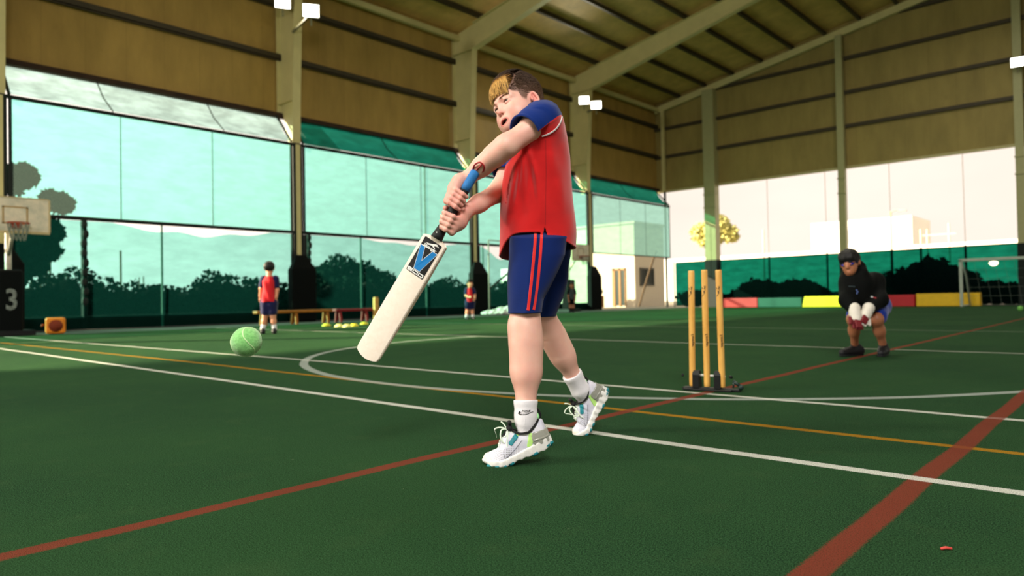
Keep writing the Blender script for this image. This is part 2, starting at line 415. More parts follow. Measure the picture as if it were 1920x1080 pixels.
for x, wd, dp in ((-17.17, .62, .5), (-10.6, .30, .3), (-3.83, .30, .3), (2.9, .3, .3)):     # gable columns
    g = MB(); g.box((x-wd/2, 34.5-dp/2, 0), (x+wd/2, 34.5+dp/2, roof_z(x)-.55)); g.box((x-wd/2-.03, 34.45-dp/2, 5.9), (x+wd/2+.03, 34.5, 5.95)); g.box((x-wd/2-.03, 34.45-dp/2, 5.2), (x+wd/2+.03, 34.5, 5.25))
    g.mi = 1; g.box((x-wd/2-.02, 34.48-dp/2, 0), (x+wd/2+.02, 34.52+dp/2, 2.45))
    tag(build('column', g, [mat('grey_green_steel', (168, 166, 120), .5, var=.05), M_BK]), kind='structure')
g = MB(); g.box((-20.08, 34.42, 6.4), (-19.92, 34.6, 11.0)); tag(build('column', g, M_ST), kind='structure')
g = MB(); g.tube([(-19.95, 34.5, 0), (-19.95, 34.5, 6.4)], .07); tag(build('column', g, M_BK), kind='structure')
# ------------------------------------------------------------------ nets
def net_material(name, tint, body, k, tr=.5, vary=.0):
    """shade cloth: open weave lets tinted daylight straight through, the threads scatter the rest"""
    t = NT(name); co = t.coord()
    wv = t.noise(1.6, 4, .6, t.mapping((1, 1, 3.0), vec=co))
    f = t.ramp(wv, .35, .7)
    tc = t.mix(f, tuple(v*(1-.12-vary) for v in tint), tuple(min(1, v*(1.06+vary)) for v in tint))
    a = t.n('ShaderNodeBsdfTransparent'); t.put(a.inputs[0], tc)
    d = t.n('ShaderNodeBsdfDiffuse'); t.put(d.inputs[0], (*body, 1))
    s = t.n('ShaderNodeBsdfTranslucent'); t.put(s.inputs[0], (*body, 1))
    m1 = t.n('ShaderNodeMixShader'); m1.inputs[0].default_value = tr
    t.t.links.new(d.outputs[0], m1.inputs[1]); t.t.links.new(s.outputs[0], m1.inputs[2])
    m2 = t.n('ShaderNodeMixShader'); m2.inputs[0].default_value = k
    t.t.links.new(a.outputs[0], m2.inputs[1]); t.t.links.new(m1.outputs[0], m2.inputs[2])
    return t.done(m2.outputs[0])
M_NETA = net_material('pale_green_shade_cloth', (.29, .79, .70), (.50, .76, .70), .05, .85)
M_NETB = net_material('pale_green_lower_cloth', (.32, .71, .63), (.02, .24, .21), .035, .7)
M_NET4 = net_material('grey_green_shade_cloth', (.27, .46, .42), (.25, .50, .52), .20, .8)
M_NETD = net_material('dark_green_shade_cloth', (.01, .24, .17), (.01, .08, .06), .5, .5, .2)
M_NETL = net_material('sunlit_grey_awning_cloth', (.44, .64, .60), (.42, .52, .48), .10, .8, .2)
M_NETF = net_material('green_windscreen_cloth', (.002, .080, .066), (.004, .02, .018), .3, .5, .15)
XN = -19.56; ZR, ZM = 5.50, 2.76
def sheet(name, f, nu, nv, m, parent=None):
    b = MB(); b.grid([[f(i/nu, j/nv) for j in range(nv+1)] for i in range(nu+1)])
    return build(name, b, m, parent, True)
BAY = [None, (3.9, 11.55), (11.55, 19.2), (19.2, 26.85), (26.85, 34.45)]
bay_word = ['left of the basketball hoop', 'in the nearest full bay, above the orange speaker', 'above the yellow and red benches', 'behind the batting boy', 'in the farthest bay, above the white building']
for i in range(1, 5):
    a, b = BAY[i]
    a2, b2 = a+.2, b-.2
    rr = random.Random(i)
    # upper sloping band
    if i != 0:
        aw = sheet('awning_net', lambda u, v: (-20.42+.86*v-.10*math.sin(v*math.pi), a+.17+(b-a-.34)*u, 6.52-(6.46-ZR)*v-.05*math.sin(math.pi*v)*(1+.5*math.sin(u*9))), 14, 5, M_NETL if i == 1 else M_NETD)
        tag(aw, ('pale sunlit sloping net strip ' if i == 1 else 'dark green sloping net strip ')+bay_word[i], 'net', 'sloping net strips under the wall sheeting')
        for P_, r_ in [([(-20.42, a+(b-a)*q, 6.52), (-20.05, a+(b-a)*q+.05, 6.0), (XN, a+(b-a)*q+.12, ZR+.06)], .018) for q in ((.3, .68) if i == 1 else (.5,))]+[([(-20.45, q, 6.55), (XN, q, ZR+.06)], .04) for q in (a2, b2)]:
            h = MB(); h.tube(P_, r_, 5); build('rope', h, M_BK, aw)
    if i == 2:                                           # one clear grey end piece
        gp = sheet('light_net_patch', lambda u, v: (-20.40+.86*v+.03, a+.25+1.0*u*(1+.35*v), 6.50-(6.50-ZR)*v), 4, 4, M_NETL, aw)
    zb = ZM if i != 4 else 2.70
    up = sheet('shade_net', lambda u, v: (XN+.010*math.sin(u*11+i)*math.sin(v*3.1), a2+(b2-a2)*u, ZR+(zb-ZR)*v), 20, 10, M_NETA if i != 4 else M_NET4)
    tag(up, 'large pale green translucent shade net hanging '+bay_word[i], 'net', 'large translucent shade nets of the left wall')
    for y in (a2+.02, b2-.02): e = MB(); e.box((XN-.015, y-.035, zb), (XN+.012, y+.035, ZR)); build('hem', e, M_BK, up)
    for q in (.33, .66): e = MB(); e.tube([(XN-.02, a2+(b2-a2)*q, zb), (XN-.02, a2+(b2-a2)*q, ZR)], .012, 5); build('seam_rope', e, M_BK, up)
    if i == 4: e = MB(); e.tube([(XN, a2, 2.70), (XN, b2, 2.70)], .03, 6); build('bottom_hem', e, M_BK, up)
    if i != 4:
        sag = {0: .05, 1: .20, 2: .12, 3: .50}[i]
        ln = sheet('lower_net', lambda u, v: (XN+.01+.03*math.sin(v*math.pi)*(.6+.4*math.sin(u*13+i)), a2+(b2-a2)*u,
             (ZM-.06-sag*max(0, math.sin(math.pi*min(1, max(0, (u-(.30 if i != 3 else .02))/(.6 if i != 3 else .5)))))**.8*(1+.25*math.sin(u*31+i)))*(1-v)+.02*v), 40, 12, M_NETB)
        tag(ln, ['', 'lower green fence net in the nearest full bay, behind the orange speaker', 'lower green fence net behind the yellow and red benches', 'lower green fence net with a deep sag, behind the batting boy'][i], 'net', 'lower fence nets of the left wall')
        for y in (a2+.02, b2-.02): e = MB(); e.box((XN-.02, y-.035, .02), (XN+.05, y+.035, ZM-.06)); build('hem', e, M_BK, ln)
ln = sheet('lower_net', lambda u, v: (XN+.01+.02*math.sin(v*3.14), -3.55+7.2*u, (ZM-.08)*(1-v)+.02*v), 20, 8, M_NETB)
tag(ln, 'lower green fence net at the far left, beyond the basketball post', 'net', 'lower fence nets of the left wall')
tag(build('rail', (lambda b: (b.tube([(XN-.02, -3.7, ZR), (XN-.02, 34.3, ZR)], .05, 8), b)[1])(MB()), M_BK), kind='structure')
tag(build('rail', (lambda b: (b.tube([(XN-.02, -3.7, ZM), (XN-.02, 26.9, ZM)], .05, 8), b)[1])(MB()), M_BK), kind='structure')
for i, (px, py, hh) in enumerate(((157, 412, 2.76), (303, 425, 2.76), (578, 441, 2.76), (676, 447, 2.76), (796, 316, 5.5), (905, 455, 2.76))):
    d = ray(px, py); q = CAM+d*(XN-.06)/d[0]
    b = MB(); b.tube([(q[0], q[1], 0), (q[0], q[1], hh)], .07 if i in (0, 2) else .03, 6)
    if i in (0, 2):
        for k in range(9): b.sphere((q[0]+.03, q[1]+.02*math.sin(k*2), .7+k*.24), .085, 8, 5, (1, 1, 1.5))
    tag(build('fence_post', b, M_BK if i in (0, 2) else mat('grey_green_post', (70, 110, 100), .6)), kind='structure')
kb = MB(); kb.box((-19.75, -11, 0), (-19.62, 26.7, .34)); tag(build('baseboard_left', kb, mat('black_kickboard', (16, 26, 24), .8)), kind='structure')
for y, lab in ((3.9, 'black padded cover around the column beside the basketball post'), (11.55, 'black padded cover around the column behind the standing boy'), (19.2, 'black padded cover around the column behind the small far boy'), (26.85, 'black padded cover around the column by the far hoop')):
    b = MB(); b.box((-19.50, y-.42, 0), (-19.22, y+.42, 1.62)); b.add([(-19.49, y-.40, 1.62), (-19.24, y-.40, 1.62), (-19.24, y+.40, 1.62), (-19.49, y+.40, 1.62), (-19.48, y-.17, 2.05), (-19.36, y-.17, 2.05), (-19.36, y+.17, 2.05), (-19.48, y+.17, 2.05)], [(0,1,5,4),(1,2,6,5),(2,3,7,6),(3,0,4,7),(4,5,6,7)])
    tag(build('column_pad', b, mat('black_vinyl_padding', (4, 9, 9), .7, spec=.1), bevel=.04), lab, 'pad', 'black pads round the hall columns')
# ------------------------------------------------------------------ end fence
fb = MB()
from mathutils.geometry import tessellate_polygon
YF = 34.85
def endp(px, py, y=YF):
    d = ray(px, py); return CAM+d*(y/d[1])
hc = endp(1863, 494); hp = [(hc[0]+.16*math.cos(a)*(1+.15*math.sin(3*a)), hc[2]+.10*math.sin(a)) for a in np.linspace(0, 2*math.pi, 14, endpoint=False)]
out = [(-19.6, .03), (12, .03), (12, 2.5), (-19.6, 2.42)]
tri = tessellate_polygon([[Vector((x, z, 0)) for x, z in out], [Vector((x, z, 0)) for x, z in reversed(hp)]])
allp = out+list(reversed(hp)); fb.add([(x, YF, z) for x, z in allp], [tuple(t) for t in tri])
fo = build('windscreen_fence', fb, M_NETF); tag(fo, 'long dark green windscreen cloth fence along the far end, with one torn hole', 'fence')
for px in (1262, 1441, 1550, 1671, 1726, 1810, 1918):
    q = endp(px, 470); b = MB(); b.tube([(q[0], YF+.05, 0), (q[0], YF+.05, 2.52)], .045, 8); build('post', b, M_BK, fo)
b = MB(); b.tube([(-19.6, YF+.03, 2.43), (12, YF+.03, 2.51)], .03, 6); build('top_rail', b, M_BK, fo)
# a few taut guy lines over the far opening
for i, px in enumerate((1441, 1550, 1671, 1810)):
    q = endp(px, 470); b = MB(); b.tube([(q[0], YF+.05, 2.5), (q[0]-.02, YF+.05, 6.42)], .012, 5)
    tag(build('net_pole', b, mat('pale_thin_pole', (225, 200, 160), .6)), 'thin pale pole above the far green fence, '+['first right of the wide column', 'just left of the middle column', 'right of the crouching wicketkeeper', 'above the goal'][i], 'pole', 'thin poles above the far fence')
# ------------------------------------------------------------------ floodlights
def emis(name, rgb, s):
    t = NT(name); e = t.n('ShaderNodeEmission'); t.put(e.inputs[0], (*rgb, 1)); e.inputs[1].default_value = s; return t.done(e.outputs[0])
M_LAMP = emis('lit_floodlight', (1, .96, .82), 9)
def flood(pos, aim, lab, energy=0):
    pos = np.array(pos); aim = np.array(aim, float); aim /= np.linalg.norm(aim); root = empty('floodlight', pos)
    tag(root, lab, 'floodlight', 'white floodlights in pairs on the columns')
    sx = np.cross(aim, [0, 0, 1]); sx /= np.linalg.norm(sx); su = np.cross(sx, aim)
    def pt(a, b, c): return sx*a+su*b+aim*c
    def bx(a, b, c0, c1):
        m = MB(); m.add([pt(i*a, j*b, c) for c in (c0, c1) for i, j in ((-1,-1),(1,-1),(1,1),(-1,1))], [(3,2,1,0),(4,5,6,7),(0,1,5,4),(1,2,6,5),(2,3,7,6),(3,0,4,7)]); return m
    build('housing', bx(.25, .2, -.14, 0), mat('grey_lamp_housing', (120, 116, 90), .5), root, bevel=.02)
    build('lens', bx(.22, .17, 0, .015), M_LAMP, root)
    br = MB(); br.bar(pt(0, -.2, -.07), pt(0, -.42, -.1), .05, .03); build('bracket', br, mat('grey_lamp_housing', (120, 116, 90), .5), root)
    return root
for (px, py, y, lab) in ((530, 4, 11.05, 'left floodlight of the pair on the column at the top'), (583, 20, 11.05, 'right floodlight of the pair on the column at the top'),
        (1095, 188, 26.3, 'left floodlight of the small pair right of the boy'), (1118, 197, 26.3, 'right floodlight of the small pair right of the boy'), (1908, 116, 33.9, 'single floodlight at the right edge under the gable')):
    q = endp(px, py, y); fl_ = flood(q, CAM-q+np.array([0, 0, -1.0]), lab)
    cx_ = -19.45 if y < 30 else -3.83; cy_ = (11.55 if y < 20 else 26.85 if y < 30 else 34.5)-.17; tgt = np.array([cx_, cy_, q[2]-.1])-q; b = MB(); b.bar((0, .05, -.05), tgt, .06, .06); build('arm', b, mat('grey_lamp_housing', (120, 116, 90), .5), fl_)
    L = bpy.data.lights.new('floodlight_beam', 'SPOT'); L.energy = 900; L.spot_size = 2.2; L.spot_blend = .8; L.shadow_soft_size = .2; L.color = (1, .9, .66)
    lo = bpy.data.objects.new('floodlight_beam', L); COL.objects.link(lo); v = Vector(CAM-q+np.array([0, 0, -4.0])).normalized()
    lo.location = Vector(q)+v*.08; lo.rotation_euler = v.to_track_quat('-Z', 'Y').to_euler()
# ------------------------------------------------------------------ outside
M_ASPH = mat('pale_yard_concrete', (136, 128, 112), .9)
g = MB(); g.add([(-200, -200, -.06), (200, -200, -.06), (200, 200, -.06), (-200, 200, -.06)], [(0, 1, 2, 3)]); tag(build('ground', g, M_ASPH), kind='structure')
def leaf_mb(blobs, n, size, seed, squash=1.0):
    rg = np.random.default_rng(seed); mb = MB(); wts = np.array([b[3]*b[4] for b in blobs]); wts = wts/wts.sum()
    idx = rg.choice(len(blobs), n, p=wts)
    for k in idx:
        cx, cy, cz, rx, rz = blobs[k]; v = rg.normal(size=3); v /= np.linalg.norm(v); rad = rg.uniform(.55, 1.02)
        c = np.array([cx+v[0]*rx*rad, cy+v[1]*rx*rad, max(.02, cz+v[2]*rz*rad)])
        d = rg.normal(size=3); d[2] -= .3; d /= np.linalg.norm(d); s = np.cross(d, rg.normal(size=3)); s /= np.linalg.norm(s)
        L = size*rg.uniform(.7, 1.5); W = L*.34; nrm = np.cross(d, s)*L*.08
        mb.add([c-d*L*.5, c+s*W+nrm, c+d*L*.5, c-s*W+nrm], [(0, 1, 2, 3)])
    return mb
def leaf_mat(name, rgb):
    t = NT(name); c = lin(rgb); f = t.noise(3, 3, .6); col = t.mix(t.ramp(f, .3, .7), tuple(v*.6 for v in c), tuple(v*1.4 for v in c))
    p = t.bsdf(col, .9, spec=.02); s = t.n('ShaderNodeBsdfTranslucent'); t.put(s.inputs[0], col); m = t.n('ShaderNodeMixShader'); m.inputs[0].default_value = .08
    t.t.links.new(p, m.inputs[1]); t.t.links.new(s.outputs[0], m.inputs[2]); return t.done(m.outputs[0])
M_HEDGE = leaf_mat('dark_hedge_leaves', (16, 36, 30)); M_HCORE = mat('hedge_core', (16, 28, 22), .9); M_TREEL = leaf_mat('dark_tree_leaves', (9, 32, 30)); M_BARK = mat('bark', (60, 52, 42), .9, bump=.6, bscale=20)
def wl(px, py, x):
    d = ray(px, py); return CAM+d*(x/d[0])
hb = []; rg = np.random.default_rng(3)
def hedge_h(y): return 1.35+.16*math.sin(y*1.3)+.12*math.sin(y*3.1+1)
for y in np.arange(-5.5, 27.5, .38):
    hh = hedge_h(y)*(.92+.16*rg.random()); hb += [(-22.6+.2*rg.normal(), y, hh*.78, .42, hh*.26), (-22.4, y+.1, hh*.42, .5, hh*.34)]
ho = build('hedge', leaf_mb(hb, 19000, .17, 5), M_HEDGE); tag(ho, 'long dark leafy hedge growing outside behind the left nets', 'hedge')
hm = MB()
for y in np.arange(-5.2, 27.4, .8): hm.sphere((-22.75, y, hedge_h(y)*.42), .5, 10, 7, (.7, 1.15, 1.1*hedge_h(y)*.8))
build('branches', hm, M_HCORE, ho, True)
q = wl(640, 560, -24.7)
bb = [(-24.7, q[1]+dy, z, r, rz) for dy, z, r, rz in ((-.9, 1.1, .9, 1.0), (0, 1.5, 1.0, 1.05), (1.0, 1.35, 1.0, .95), (2.0, 1.15, .9, .8), (-1.7, .9, .7, .8))]
bo = build('bush', leaf_mb(bb, 4500, .2, 8), M_HEDGE); tag(bo, 'rounded dark bush rising above the hedge behind the benches', 'bush')
bm_ = MB(); [bm_.sphere((b_[0]-.1, b_[1], b_[2]*.8), b_[3]*.72, 12, 8) for b_ in bb]; bm_.tube([(-24.8, q[1], -.06), (-24.8, q[1], .8)], .12, 8); build('branches', bm_, M_HCORE, bo, True)
# broad leaved tree at the left
T0 = wl(95, 575, -25.0)
tr = empty('tree', (T0[0], T0[1], -.05)); tag(tr, 'dark broad-leaved tree behind the net by the left hoop', 'tree')
def rel(px, py, x=-25.0): return wl(px, py, x)-np.array([T0[0], T0[1], -.05])
blobs = []
for px, py, r in ((110, 380, .42), (95, 372, .3), (60, 395, .35), (85, 430, .5), (40, 440, .55), (75, 470, .5), (30, 480, .5), (60, 500, .4), (92, 470, .35), (100, 440, .3), (40, 330, .45), (25, 345, .4), (15, 500, .45), (38, 515, .28)):
    q = rel(px, py, -25.0+random.uniform(-.4, .4)); blobs.append((q[0], q[1], q[2], r, r*.85))
build('crown', leaf_mb(blobs, 3600, .24, 11), M_TREEL, tr)
tk = MB(); tk.tube([(0, 0, 0), rel(88, 520), rel(75, 460), rel(70, 420)], [.07, .06, .05, .03], 8); tk.tube([rel(85, 500), rel(50, 470), rel(35, 440)], [.05, .04, .02], 6); tk.tube([rel(78, 450), rel(105, 390)], [.04, .02], 6)
build('trunk', tk, M_BARK, tr, True)
for i, (px, y0, y1) in enumerate(((43, 560, 500), (58, 560, 500), (76, 560, 492), (93, 580, 490), (126, 540, 515), (227, 545, 470), (262, 545, 520), (270, 545, 518))):
    q0, q1 = wl(px, y0, -26.6), wl(px+(1 if i < 5 else -1), y1, -26.6); b = MB(); b.tube([(q0[0], q0[1], 0), q1], .035 if i < 6 else .02, 6)
    tag(build('stake', b, mat('grey_wood_stake', (90, 90, 76), .9)), ['leftmost thin stake under the tree by the left hoop', 'second thin stake under the tree by the left hoop', 'third thin stake under the tree by the left hoop', 'rightmost thin stake under the tree by the left hoop', 'thin stub poking above the hedge right of the tree', 'tall lone stake above the hedge, right of the orange speaker', 'left twig of the small pair poking above the hedge', 'right twig of the small pair poking above the hedge'][i], 'stake', 'thin stakes behind the left hedge')
# white building outside the far corner
bx = empty('building', (-24.0, 37.6, 0)); tag(bx, 'white flat-roofed hut with a glazed door and dark window outside the far left corner', 'building')
M_WH = mat('white_render', (188, 180, 162), .8, var=.04)
b = MB(); b.box((-7, 0, -.06), (0, 3.6, 5.2)); b.box((-7.1, -.1, 5.2), (.1, 3.7, 5.35)); build('wall', b, M_WH, bx)
def by(px, py):
    d = ray(px, py); p = CAM+d*(37.6/d[1]); return p[0]+24.0, p[2]
def bxx(px, py):
    d = ray(px, py); p = CAM+d*(-24.0/d[0]); return p[1]-37.6, p[2]
(x0, z1), (x1, _) = by(1148, 504), by(1173, 504)
b = MB(); b.box((x0, -.06, 0), (x0+.22, .0, z1)); b.box((x0, -.06, z1-.12), (x1, 0, z1)); b.box((x1-.06, -.06, 0), (x1, 0, z1)); b.box(((x0+x1)/2, -.06, 0), ((x0+x1)/2+.14, 0, z1))
dr = build('door_frame', b, mat('honey_wood', (122, 88, 40), .6), bx)
b = MB(); b.box((x0+.2, -.03, .05), (x1-.06, -.01, z1-.1)); build('glass', b, mat('dark_teal_glass', (22, 40, 38), .4, spec=.2), dr)
(y0, zt), (y1, zb) = bxx(1199, 502), bxx(1226, 536)
b = MB(); b.box((0, y0, zb), (.06, y1, zb+.08)); b.box((0, y0, zt-.08), (.06, y1, zt)); b.box((0, y0, zb), (.06, y0+.1, zt)); b.box((0, y1-.1, zb), (.06, y1, zt)); b.box((0, (y0+y1)/2-.04, zb), (.05, (y0+y1)/2+.04, zt))
wf = build('window_frame', b, mat('dark_window_frame', (40, 44, 36), .5), bx)
b = MB(); b.box((0, y0, zb), (.02, y1, zt)); build('pane', b, mat('black_green_glass', (14, 28, 28), .5, spec=.1), wf)
def oncorner(px, py, y=36.0): return endp(px, py, y)
b = MB(); b.tube([oncorner(1230, 470), oncorner(1214, 520), (oncorner(1198, 578)[0], 36.0, 0)], .06, 6); tag(build('prop_pole', b, mat('brown_pole', (70, 56, 36), .7)), 'slanting dark prop pole in front of the white hut window', 'pole')
q = oncorner(1120, 560); pl = empty('planter', (q[0], q[1], -.05)); tag(pl, 'wooden planter box against the white hut, left of its door', 'planter')
b = MB(); b.box((-.35, -.25, 0), (.35, .25, .75)); build('box', b, mat('honey_wood_planks', (124, 88, 44), .7, var=.3, vscale=4), pl, bevel=.02)
build('plant', leaf_mb([(0, 0, .95, .35, .3)], 260, .16, 4), leaf_mat('planter_leaves', (36, 46, 26)), pl)
# far, sun-bleached surroundings past the open end
fbld = empty('building', (-30, 74, 0)); tag(fbld, 'long pale wall and low white houses far beyond the open end', 'building')
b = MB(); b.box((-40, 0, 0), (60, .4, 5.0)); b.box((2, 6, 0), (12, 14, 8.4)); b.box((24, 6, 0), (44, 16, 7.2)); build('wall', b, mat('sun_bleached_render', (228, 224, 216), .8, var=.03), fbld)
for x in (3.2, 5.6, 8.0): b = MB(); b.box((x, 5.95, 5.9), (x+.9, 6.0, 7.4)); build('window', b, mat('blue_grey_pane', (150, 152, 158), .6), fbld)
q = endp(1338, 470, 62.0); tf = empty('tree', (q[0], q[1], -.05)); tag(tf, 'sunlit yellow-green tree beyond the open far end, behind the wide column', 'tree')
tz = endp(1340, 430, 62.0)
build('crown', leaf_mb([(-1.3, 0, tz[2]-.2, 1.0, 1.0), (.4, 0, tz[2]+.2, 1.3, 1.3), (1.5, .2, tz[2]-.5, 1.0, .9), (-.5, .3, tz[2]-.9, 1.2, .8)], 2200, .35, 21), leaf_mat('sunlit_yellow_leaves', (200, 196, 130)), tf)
b = MB(); b.tube([(0, 0, 0), (0, 0, tz[2])], [.16, .08], 8); build('trunk', b, M_BARK, tf)
q = endp(1672, 470, 55.0); zt = endp(1672, 396, 55.0)[2]
lp = empty('street_lamp', (q[0], q[1], -.05)); tag(lp, 'tall pale street lamp outside above the crouching wicketkeeper', 'lamp')
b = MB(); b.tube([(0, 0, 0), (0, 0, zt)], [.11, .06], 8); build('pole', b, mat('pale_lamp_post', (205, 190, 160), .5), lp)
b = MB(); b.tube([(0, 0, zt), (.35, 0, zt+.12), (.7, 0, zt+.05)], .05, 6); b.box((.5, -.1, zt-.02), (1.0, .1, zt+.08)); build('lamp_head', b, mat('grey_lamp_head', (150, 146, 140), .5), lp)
for i, (px, y0, y1) in enumerate(((1432, 470, 430), (1727, 460, 430), (1780, 460, 418), (1739, 462, 430))):
    dd_ = 50.0+3*i; q = endp(px, y0, dd_); zt = endp(px, y1, dd_)[2]; b = MB(); b.tube([(q[0], q[1], 0), (q[0], q[1], zt)], .06, 6)
    if i == 2: z_ = zt-.75; b.bar((q[0]-1.6, q[1], z_), (q[0]+.4, q[1], z_), .07, .07)
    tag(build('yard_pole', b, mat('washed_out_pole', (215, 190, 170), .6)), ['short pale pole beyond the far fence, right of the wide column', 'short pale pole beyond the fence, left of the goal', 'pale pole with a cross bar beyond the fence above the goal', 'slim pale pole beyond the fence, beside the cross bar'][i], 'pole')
# dark shrubs behind the end fence
rg = np.random.default_rng(9); eb = []
for x in np.arange(-19.5, 3.5, .5):
    hh = 1.0+.35*math.sin(x*.9+2)+.2*math.sin(x*2.3)+(.55 if -9.5 < x < -5.5 else 0); hh = max(.6, hh); eb += [(x, 36.0+.2*rg.normal(), hh*.6, .6, hh*.45)]
eo = build('hedge', leaf_mb(eb, 5500, .26, 15), M_HEDGE); tag(eo, 'dark hedge outside behind the far end green fence', 'hedge')
hm = MB(); [hm.sphere((b_[0], 36.1, b_[2]*.85), b_[3]*.9, 10, 7, (1, .7, 1.1*b_[4]/b_[3]+.2)) for b_ in eb]; build('branches', hm, M_HCORE, eo, True)
# ================================================================== THE BATTING BOY
BO = ground(1010, 850); BO[2] = 0.0
BM = np.array([R0, D0, [0, 0, 1.0]])                       # local axes: image-right, depth, up
def J(px, py, Z): return BM @ (at_depth(px, py, Z)-BO)
boy = empty('person', BO, YAW)
tag(boy, 'boy in red and blue polo shirt and blue shorts swinging a cricket bat', 'person')
# ---- skin
def skin_material(name, rgb, rosy, redden=.5):
    t = NT(name); c = lin(rgb); r = lin(rosy); at = t.attr
    n1 = t.ramp(t.noise(14, 4, .6), .35, .7)
    col = t.mix(t.math('MULTIPLY', n1, redden), c, r)
    col = t.mix(at('blush')[2], col, lin((214, 110, 104)))
    col = t.mix(at('lip')[2], col, lin((186, 84, 82)))
    col = t.mix(at('mouth')[2], col, lin((52, 14, 14)))
    col = t.mix(at('scalp')[2], col, lin((96, 72, 60)))
    nm = t.bump(t.math('ADD', t.noise(420, 3, .6), t.math('MULTIPLY', t.noise(60, 3, .5), .6)), .10, .002)
    return t.done(t.bsdf(col, .48, 0, nm, .42, sss=.25))
M_SKIN = skin_material('fair_skin', (234, 186, 168), (224, 156, 144))
# ---- head
HC = J(976, 205.5, 2.58)
Hl = np.array([.56, -.745, .36]); Hl /= np.linalg.norm(Hl)
Hu = np.array([-.245, .267, .932]); Hu -= Hl*(Hu @ Hl); Hu /= np.linalg.norm(Hu)
Hf = np.cross(Hu, Hl)
if Hf[0] > 0: Hf = -Hf
HR = np.array([Hl, Hf, Hu])                                # rows: left, forward, up of the head
def h2b(p): return np.asarray(p) @ HR+HC
def head_field():
    F = Field((-.105, -.125, -.19), (.105, .135, .14), .0017)
    F.add(ell((0, -.009, .045), (.074, .099, .101)))
    F.add(ell((0, .036, -.018), (.061, .056, .076)), .03)
    F.add(ell((0, .028, -.052), (.050, .053, .044)), .03)
    F.add(ell((0, .062, -.078), (.026, .028, .018)), .03)
    F.add(ell((0, .078, -.083), (.014, .014, .012)), .02)
    for s in (-1, 1):
        F.add(ell((s*.033, .055, -.038), (.027, .030, .028)), .03)
        F.add(ell((s*.041, .026, -.056), (.022, .036, .026)), .03)
        F.add(cap((s*.012, .0915, .021), (s*.046, .074, .020), .009, .008), .02)
        F.sub(ell((s*.030, .098, .004), (.017, .013, .0085)), .016)
    F.add(cap((0, .088, .010), (0, .0995, -.024), .0068, .0080), .014)
    F.add(ell((0, .1010, -.0270), (.0098, .0095, .0082)), .010)
    for s in (-1, 1):
        F.add(ell((s*.0108, .0930, -.0300), (.0064, .0090, .0064)), .007)
        F.sub(ell((s*.0062, .0985, -.0368), (.0036, .0050, .0042)), .003)
    F.add(ell((0, .085, -.064), (.025, .012, .019)), .018)      # muzzle
    # lips round an open mouth
    up = [(-.0235, .0810, -.0640), (-.011, .0925, -.0548), (0, .0945, -.0560), (.011, .0925, -.0548), (.0235, .0810, -.0640)]
    dn = [(-.0235, .0810, -.0640), (-.012, .0905, -.0755), (0, .0925, -.0780), (.012, .0905, -.0755), (.0235, .0810, -.0640)]
    for P, r in ((up, .0036), (dn, .0048)):
        for a, b in zip(P[:-1], P[1:]): F.add(cap(a, b, r), .005)
    F.sub(ell((0, .093, -.0665), (.0178, .026, .0084)), .003)
    # eyeballs are separate; eyelids hug them
    for s in (-1, 1):
        F.add(cap((s*.0185, .0850, .0105), (s*.030, .0895, .0125), .0042), .006); F.add(cap((s*.030, .0895, .0125), (s*.0425, .0800, .0095), .0042), .006)
        F.add(cap((s*.0185, .0845, .0010), (s*.030, .0880, -.0020), .0036), .006); F.add(cap((s*.030, .0880, -.0020), (s*.0420, .0800, .0010), .0036), .006)
        F.sub(ell((s*.0302, .0900, .0045), (.0112, .012, .0031)), .002)
    for s in (-1, 1):                                          # ears
        ax = np.array([[.96*s, -.28, 0], [.26, .92*s, -.28*s], [0, .28, .96]])
        ax = np.array([np.array([s*.90, .43, .05]), np.array([-s*.40, .88, -.22]), np.array([-.13*s, .20, .97])]); ax = np.array([a/np.linalg.norm(a) for a in ax])
        c = np.array([s*.0800, -.008, .000])
        F.add(ell(c, (.0075, .0150, .0280), ax), .006)
        F.sub(ell(c+ax[0]*.0066+ax[1]*.002-ax[2]*.001, (.0095, .0095, .0200), ax), .003)
        F.add(ell(c+ax[1]*.013-ax[2]*.005+ax[0]*.002, (.0048, .004, .0065), ax), .004)
        F.add(cap(c+ax[2]*.014+ax[0]*.003-ax[1]*.004, c-ax[2]*.008+ax[0]*.003-ax[1]*.006, .0022), .004)
    F.add(cap((0, -.030, -.03), (0, -.045, -.18), .050, .055), .03)
    return F
HF = head_field(); hv, hq = HF.mesh()
def hair_line(l, f, u):
    """signed height above the hairline (head units)"""
    b = np.interp(f, [-.11, -.06, -.030, -.018, .012, .020, .040, .047, .066, .074, .11], [-.052, -.050, -.035, .020, .024, -.004, .000, .026, .034, .052, .060])
    return u-b
def sstep(x, a, b):
    t = np.clip((x-a)/(b-a), 0, 1); return t*t*(3-2*t)
def head_attrs(v):
    l, f, u = v[:, 0], v[:, 1], v[:, 2]
    al = np.abs(l)
    blush = .42*np.exp(-(((al-.040)/.020)**2+((u+.040)/.022)**2))*(f > .02)+.35*np.exp(-((l/.014)**2+((u+.03)/.012)**2))*(f > .08)+.8*np.exp(-(((al-.081)/.008)**2+((u-.002)/.03)**2))
    e = ((l/.0270)**2+((u+.0655)/.0155)**2)
    lip = sstep(1.05-e, 0, .35)*(f > .074)
    inner = ((l/.0182)**2+((u+.0665)/.0088)**2)
    mouth = sstep(1.15-inner, 0, .3)*(f > .05)*(f < .0940)
    scalp = .9*sstep(hair_line(l, f, u)+.004*snoise(v, 260, 8), -.006, .009)*(al < .079)
    return dict(blush=np.clip(blush, 0, .6), lip=lip*.75, mouth=mouth, scalp=scalp)
HA = head_attrs(hv)
